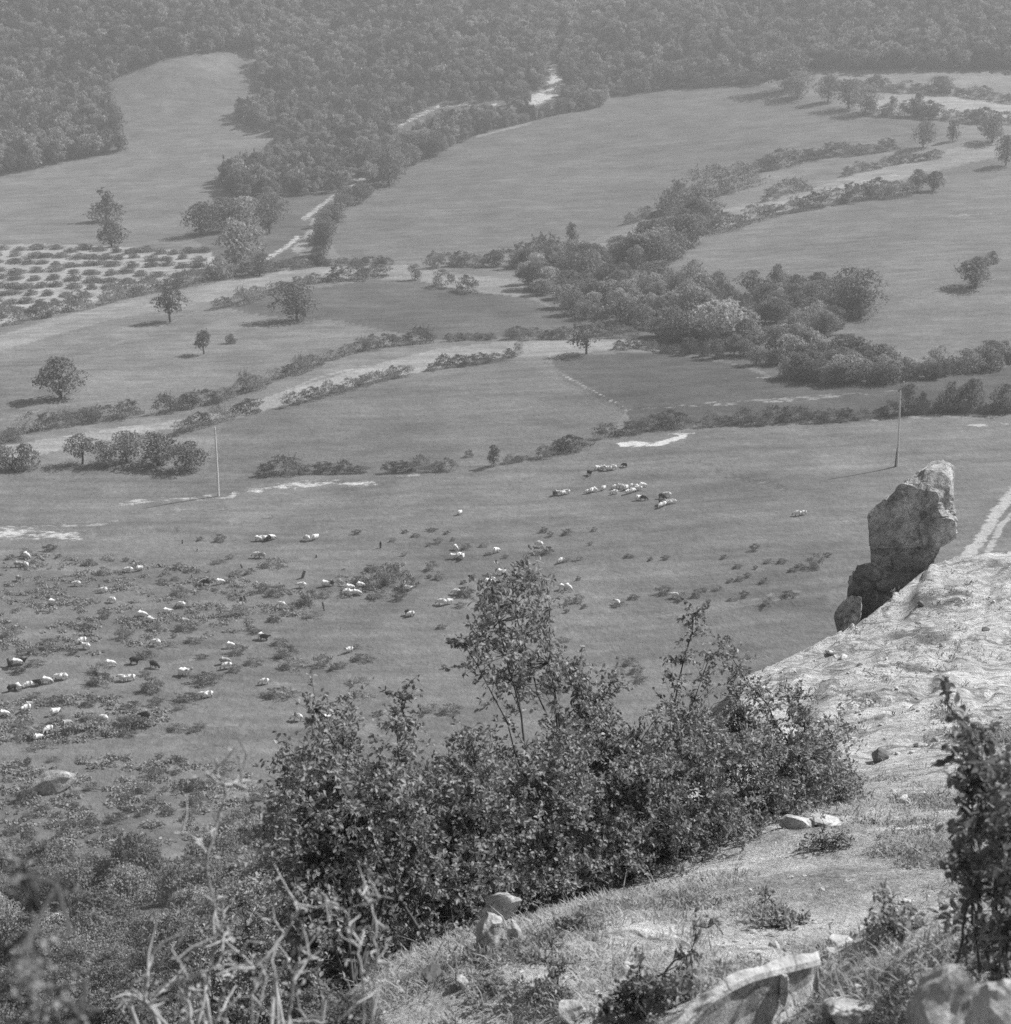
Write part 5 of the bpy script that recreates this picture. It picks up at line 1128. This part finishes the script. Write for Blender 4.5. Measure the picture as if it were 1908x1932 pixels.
leafy_shrub('leafy_shrub', 'darker shrub half hidden behind the bare twigs', [(480, 1700), (430, 1760), (520, 1820), (460, 1880), (400, 1850), (560, 1900)], [gpt(560, 12.5)], 420, [(380, 1800), (440, 1700), (520, 1640), (600, 1700), (640, 1990), (360, 1990)], 360, 640, 209, M_LEAF_NEAR, M_BARK, .046, 1.0, .42, lambda p: 12.0 + 0 * p)

# ------------------------------------------------------------------ bare pale twigs close to the camera
def bare_shrub():
    T4 = lambda x, y: tq(0, 3000, x, y); T5 = lambda x, y: tq(1320, 3000, x, y)
    L4 = [([(1220, -60), (1235, 40), (1265, 100), (1280, 160), (1230, 270), (1215, 370), (1165, 490), (1180, 620), (1205, 740), (1215, 800), (1208, 900), (1215, 1000), (1190, 1130), (1160, 1250), (1120, 1400), (1100, 1600)], 6.5),
          ([(1165, 490), (1140, 450), (1090, 390), (1040, 365), (980, 365)], 4), ([(1265, 100), (1310, 90), (1345, 60), (1365, 30)], 4), ([(1345, 60), (1380, 100), (1400, 180)], 3), ([(1215, 790), (1250, 760), (1275, 710)], 4), ([(1215, 1000), (1160, 1010), (1100, 1005)], 3.5),
          ([(1300, 985), (1260, 1050), (1230, 1110), (1150, 1150), (1060, 1190), (1000, 1215), (920, 1260), (870, 1290), (800, 1300)], 5), ([(800, 1300), (760, 1290), (730, 1330), (690, 1360)], 4.5), ([(1230, 1110), (1270, 1150), (1310, 1190)], 4), ([(1060, 1190), (1010, 1100), (990, 1070)], 4),
          ([(890, 1010), (860, 1040), (840, 1120), (830, 1180), (815, 1260), (820, 1320), (870, 1380), (930, 1430), (960, 1600)], 5), ([(760, 1290), (745, 1250), (740, 1220)], 3.5), ([(740, 1440), (750, 1390), (790, 1340), (820, 1320)], 4), ([(1170, 1180), (1140, 1290), (1130, 1340), (1160, 1440), (1170, 1600)], 4.5),
          ([(1330, 1230), (1290, 1300), (1250, 1370), (1220, 1440), (1200, 1600)], 5), ([(1060, 1240), (1065, 1300), (1075, 1380), (1085, 1460), (1090, 1600)], 5), ([(1650, 720), (1670, 760), (1695, 800), (1660, 850), (1640, 890), (1600, 940)], 4.5), ([(1600, 940), (1560, 880), (1545, 850)], 4), ([(1600, 940), (1560, 1000), (1510, 1060), (1440, 1130), (1430, 1250), (1420, 1440), (1420, 1600)], 5),
          ([(1800, 1070), (1740, 1085), (1690, 1110), (1665, 1160), (1655, 1220), (1640, 1330), (1630, 1430), (1620, 1600)], 5.5), ([(1690, 1110), (1690, 1050), (1700, 1000)], 4), ([(1560, 990), (1620, 1080), (1640, 1140)], 3.5), ([(1280, 1080), (1320, 1100), (1350, 1105)], 4), ([(1250, 1370), (1320, 1330), (1360, 1280)], 3.5), ([(1450, 1130), (1380, 1080), (1350, 1040)], 3.5), ([(1640, 1430), (1740, 1430), (1840, 1440)], 4.5), ([(1430, 1250), (1480, 1190), (1530, 1160)], 3.5), ([(1085, 1430), (1050, 1380), (1000, 1370)], 3), ([(1830, 730), (1860, 760), (1908, 775)], 4), ([(1140, 1290), (1090, 1250), (1060, 1240)], 3.5)]
    L5 = [([(-40, 780), (0, 790), (60, 810), (90, 920), (120, 1020), (130, 1140), (150, 1260), (140, 1600)], 5), ([(130, 1140), (160, 1160), (180, 1150)], 4), ([(110, 690), (150, 730), (190, 760), (210, 900), (215, 1000), (220, 1100), (200, 1250), (190, 1400), (180, 1600)], 5.5), ([(220, 1100), (255, 1105), (290, 1110)], 4), ([(120, 1020), (60, 960), (40, 900)], 3.5), ([(190, 1230), (120, 1300), (60, 1370), (0, 1430)], 4.5), ([(180, 760), (240, 740), (280, 700)], 3.5)]
    rng = np.random.default_rng(5); lines = []
    for Ls, T in ((L4, T4), (L5, T5)):
        for pts, r in Ls:
            Y = 3.75 + rng.uniform(-.3, .35); n = len(pts); dv = np.cumsum(rng.normal(0, .03, n))
            P = np.array([at(*T(x, y), Y + d) for (x, y), d in zip(pts, dv)])
            t = np.linspace(0, n - 1, n * 3); Pi = np.stack([np.interp(t, np.arange(n), P[:, k]) for k in range(3)], 1) + rng.normal(0, .0025, (n * 3, 3))
            rr = np.interp(t, [0, n - 1], [r * .42, r * .72]) / FPX * 3.75 if pts[-1][1] > pts[0][1] else np.interp(t, [0, n - 1], [r * .65, r * .4]) / FPX * 3.75
            lines.append((Pi, rr))
            for _ in range(int(n * .9)):
                q = Pi[rng.integers(2, len(Pi) - 1)]; u = rng.normal(0, 1, 3) + [0, 0, .5]; u /= np.linalg.norm(u); ll = rng.uniform(.03, .11)
                m = q + u * ll * .6 + rng.normal(0, .008, 3); lines.append((np.array([q, m, m + (u + rng.normal(0, .5, 3)) * ll * .5]), np.array([.0035, .0028, .0016])))
    root = np.array([-.75, 3.7, hgt(-.75, 3.7)])
    ends = [l[0][-1] for l in lines if l[0][-1][2] < at(954, 1960, 3.75)[2]]
    for q in ends: lines.append((jag(root + rng.normal(0, .04, 3) * [1, 1, 0], q, 6, .02, rng), np.linspace(.012, .007, 6)))
    e = empty('bare_shrub', tuple(root)); tag(e, 'bare pale zigzag twigs of a dead shrub, blurred close to the camera', 'shrub')
    V, F = tube_arrays(lines, 6); mobj('branches', mesh_np('branches', V - root, F, [M_BARK_PALE], True), e)
    LP = np.concatenate([l[0][1:] for l in lines if len(l[0]) == 3][:260]); LP = LP + rng.normal(0, .02, LP.shape)
    V, F = leaf_arrays(LP, rng.normal(0, 1, LP.shape), rng.uniform(.012, .026, len(LP)), .012, rng); o = mobj('foliage', mesh_np('foliage', V - root, F, [M_GRASS], True), e); o['kind'] = 'stuff'
bare_shrub()

# ------------------------------------------------------------------ dry grass on the near slope
def grass():
    rng = np.random.default_rng(9); N = 190000
    th = np.radians(rng.uniform(-14, 24, N)); r = np.exp(rng.uniform(math.log(3.2), math.log(27), N))
    x, y = r * np.sin(th), r * np.cos(th)
    k = in_poly(x, y, EPOLY) & (fbm(x * 1.1, y * 1.1, 71, 4) > .50 + .16 * (rng.random(N) - .5)); x, y, r = x[k], y[k], r[k]
    z = height(x, y); px, py, d = proj(x, y, z)
    k = (px > 560) & (px < 2100) & (py > 1380) & (py < 2150) & ~((py < 1470) & (px > 1450) & (rng.random(len(px)) < .93)); x, y, z, r, px, py = x[k], y[k], z[k], r[k], px[k], py[k]
    for (cx, cy, rx, ry) in [(1490, 1540, 70, 30), (1700, 1690, 70, 25), (900, 1830, 50, 12), (1430, 1890, 110, 60), (1300, 1960, 120, 60), (1000, 1840, 90, 30), (1200, 1760, 80, 20), (1500, 1660, 110, 20), (1600, 1580, 70, 20)]:
        k = ((px - cx) / rx) ** 2 + ((py - cy) / ry) ** 2 > rng.uniform(.2, 1.4, len(px)); x, y, z, r, px, py = x[k], y[k], z[k], r[k], px[k], py[k]
    n = len(x); a = rng.uniform(0, 6.28, n); lean = np.abs(rng.normal(.55, .35, n)); h = rng.uniform(.03, .11, n) * (.6 + .9 * fbm(x * .7, y * .7, 75, 3)); wv = rng.uniform(.0012, .003, n) * (1 + r / 9)
    h = np.where(rng.random(n) < .012, h * 2.6, h)
    B = np.stack([x, y, z - .01], 1); D = np.stack([np.cos(a) * np.sin(lean), np.sin(a) * np.sin(lean), np.cos(lean)], 1); S = np.stack([-np.sin(a), np.cos(a), 0 * a], 1) * wv[:, None]
    M = B + D * h[:, None] * .55; T = B + D * h[:, None] * .9 + np.stack([np.cos(a), np.sin(a), -.35 + 0 * a], 1) * (h * .28)[:, None]
    V = np.stack([B - S, B + S, M + S * .8, M - S * .8, T], 1).reshape(-1, 3); b = (np.arange(n) * 5)[:, None]
    tag(mobj('grass', mesh_np('grass', V, [b + np.array([[0, 1, 2, 3]]), b + np.array([[3, 2, 4]])], [M_GRASS])), 'short dry grass on the near slope', 'grass', kind='stuff')
    # small green herbs between the grass
    m = 17000; i = rng.integers(0, n, m * 4); g2 = fbm(x[i] * 1.3, y[i] * 1.3, 79, 3); i = i[g2 > .55][:m]
    P = B[i] + rng.normal(0, .03, (len(i), 3)) * [1, 1, .3] + [0, 0, .03]; V, F = leaf_arrays(P, rng.normal(0, 1, P.shape) + [0, 0, .5], rng.uniform(.015, .055, len(i)), .02, rng)
    tag(mobj('herb_cover', mesh_np('herb_cover', V, F, [M_LEAF_NEAR])), 'small green herbs between the dry grass', 'herbs', kind='stuff')
    print('grass', n)
grass()
def ledge_tufts():
    rng = np.random.default_rng(19); P = []
    for (cx, cy, rx, ry, m) in [(1780, 1130, 150, 40, 160), (1740, 1205, 140, 44, 160), (1870, 1390, 80, 22, 300), (1660, 1095, 40, 10, 40), (1640, 1330, 40, 14, 60), (1790, 1350, 30, 14, 90), (1700, 1260, 160, 60, 160), (1560, 1400, 80, 50, 160), (1500, 1330, 60, 40, 120)]:
        for _ in range(m // 5):
            q = hit(cx + rng.normal(0, rx * .5), cy + rng.normal(0, ry * .5))
            if q[1] < 60: P.append(q)
    P = np.array(P); k = 14; Q = np.repeat(P, k, 0) + rng.normal(0, 1, (len(P) * k, 3)) * [.12, .12, .02]; Q[:, 2] = np.repeat(P[:, 2], k)
    D = rng.normal(0, .6, Q.shape) + [0, 0, .8]; V, F = leaf_arrays(Q, D, rng.uniform(.05, .14, len(Q)), .03, rng)
    tag(mobj('ledge_grass', mesh_np('ledge_grass', V, F, [M_LEAF_MASS])), 'tufts of grass and herbs in the hollows of the pale ledge', 'grass', kind='stuff')
ledge_tufts()
def pebbles():
    rng = np.random.default_rng(29); V, F, o = [], [], 0
    base = [np.array([v.co[:] for v in m.vertices]) for m in PEB]; tri = []
    for m in PEB:
        m.calc_loop_triangles(); tri.append(np.array([t.vertices[:] for t in m.loop_triangles]))
    n = 0
    while n < 900:
        px, py = rng.uniform(700, 1908), rng.uniform(1480, 1932); x, y, z = hit(px, py)
        if y > 24 or vnoise(np.array([x * 1.7]), np.array([y * 1.7]), 83)[0] < rng.uniform(.3, .8): continue
        i = rng.integers(6); s = rng.gamma(1.6, .008) + .006; a = rng.uniform(0, 6.28); c, q = math.cos(a), math.sin(a)
        W = base[i] * [s * 2, s * 1.5, s]; W = np.stack([W[:, 0] * c - W[:, 1] * q, W[:, 0] * q + W[:, 1] * c, W[:, 2]], 1) + [x, y, z]
        V.append(W); F.append(tri[i] + o); o += len(W); n += 1
    n = 0
    while n < 130:                      # rubble on the ledge
        px, py = rng.uniform(1440, 1908), rng.uniform(1080, 1460); x, y, z = hit(px, py)
        if y > 50 or y < 14 or vnoise(np.array([x * .6]), np.array([y * .6]), 85)[0] < rng.uniform(.35, .8): continue
        i = rng.integers(6); sz = rng.gamma(1.5, .035) + .03; a = rng.uniform(0, 6.28); c, q = math.cos(a), math.sin(a)
        W = base[i] * [sz * 2, sz * 1.5, sz * 1.2]; W = np.stack([W[:, 0] * c - W[:, 1] * q, W[:, 0] * q + W[:, 1] * c, W[:, 2]], 1) + [x, y, z]
        V.append(W); F.append(tri[i] + o); o += len(W); n += 1
    tag(mobj('gravel', mesh_np('gravel', np.concatenate(V), np.concatenate(F), [M_STONE])), 'small pale pebbles strewn on the near slope', 'gravel', kind='stuff')
pebbles()

# ------------------------------------------------------------------ summer haze: one closed box of thin air round everything
def haze():
    x0, x1, y0, y1, z0, z1 = -900, 900, -60, 1420, -60, 340
    V = np.array([(x, y, z) for x in (x0, x1) for y in (y0, y1) for z in (z0, z1)], float)
    F = np.array([(0, 1, 3, 2), (4, 6, 7, 5), (0, 4, 5, 1), (2, 3, 7, 6), (0, 2, 6, 4), (1, 5, 7, 3)])
    m = bpy.data.materials.new('thin_haze'); m.use_nodes = True; n = m.node_tree; n.nodes.remove(n.nodes['Principled BSDF'])
    v = n.nodes.new('ShaderNodeVolumePrincipled'); v.inputs['Color'].default_value = (.96, .96, .96, 1); v.inputs['Density'].default_value = HAZE_DENSITY; v.inputs['Anisotropy'].default_value = 0.1
    n.links.new(v.outputs[0], n.nodes['Material Output'].inputs['Volume'])
    o = mobj('haze', mesh_np('haze', V, F, [m])); tag(o, 'thin summer haze filling the valley air', 'haze', kind='stuff')
haze()
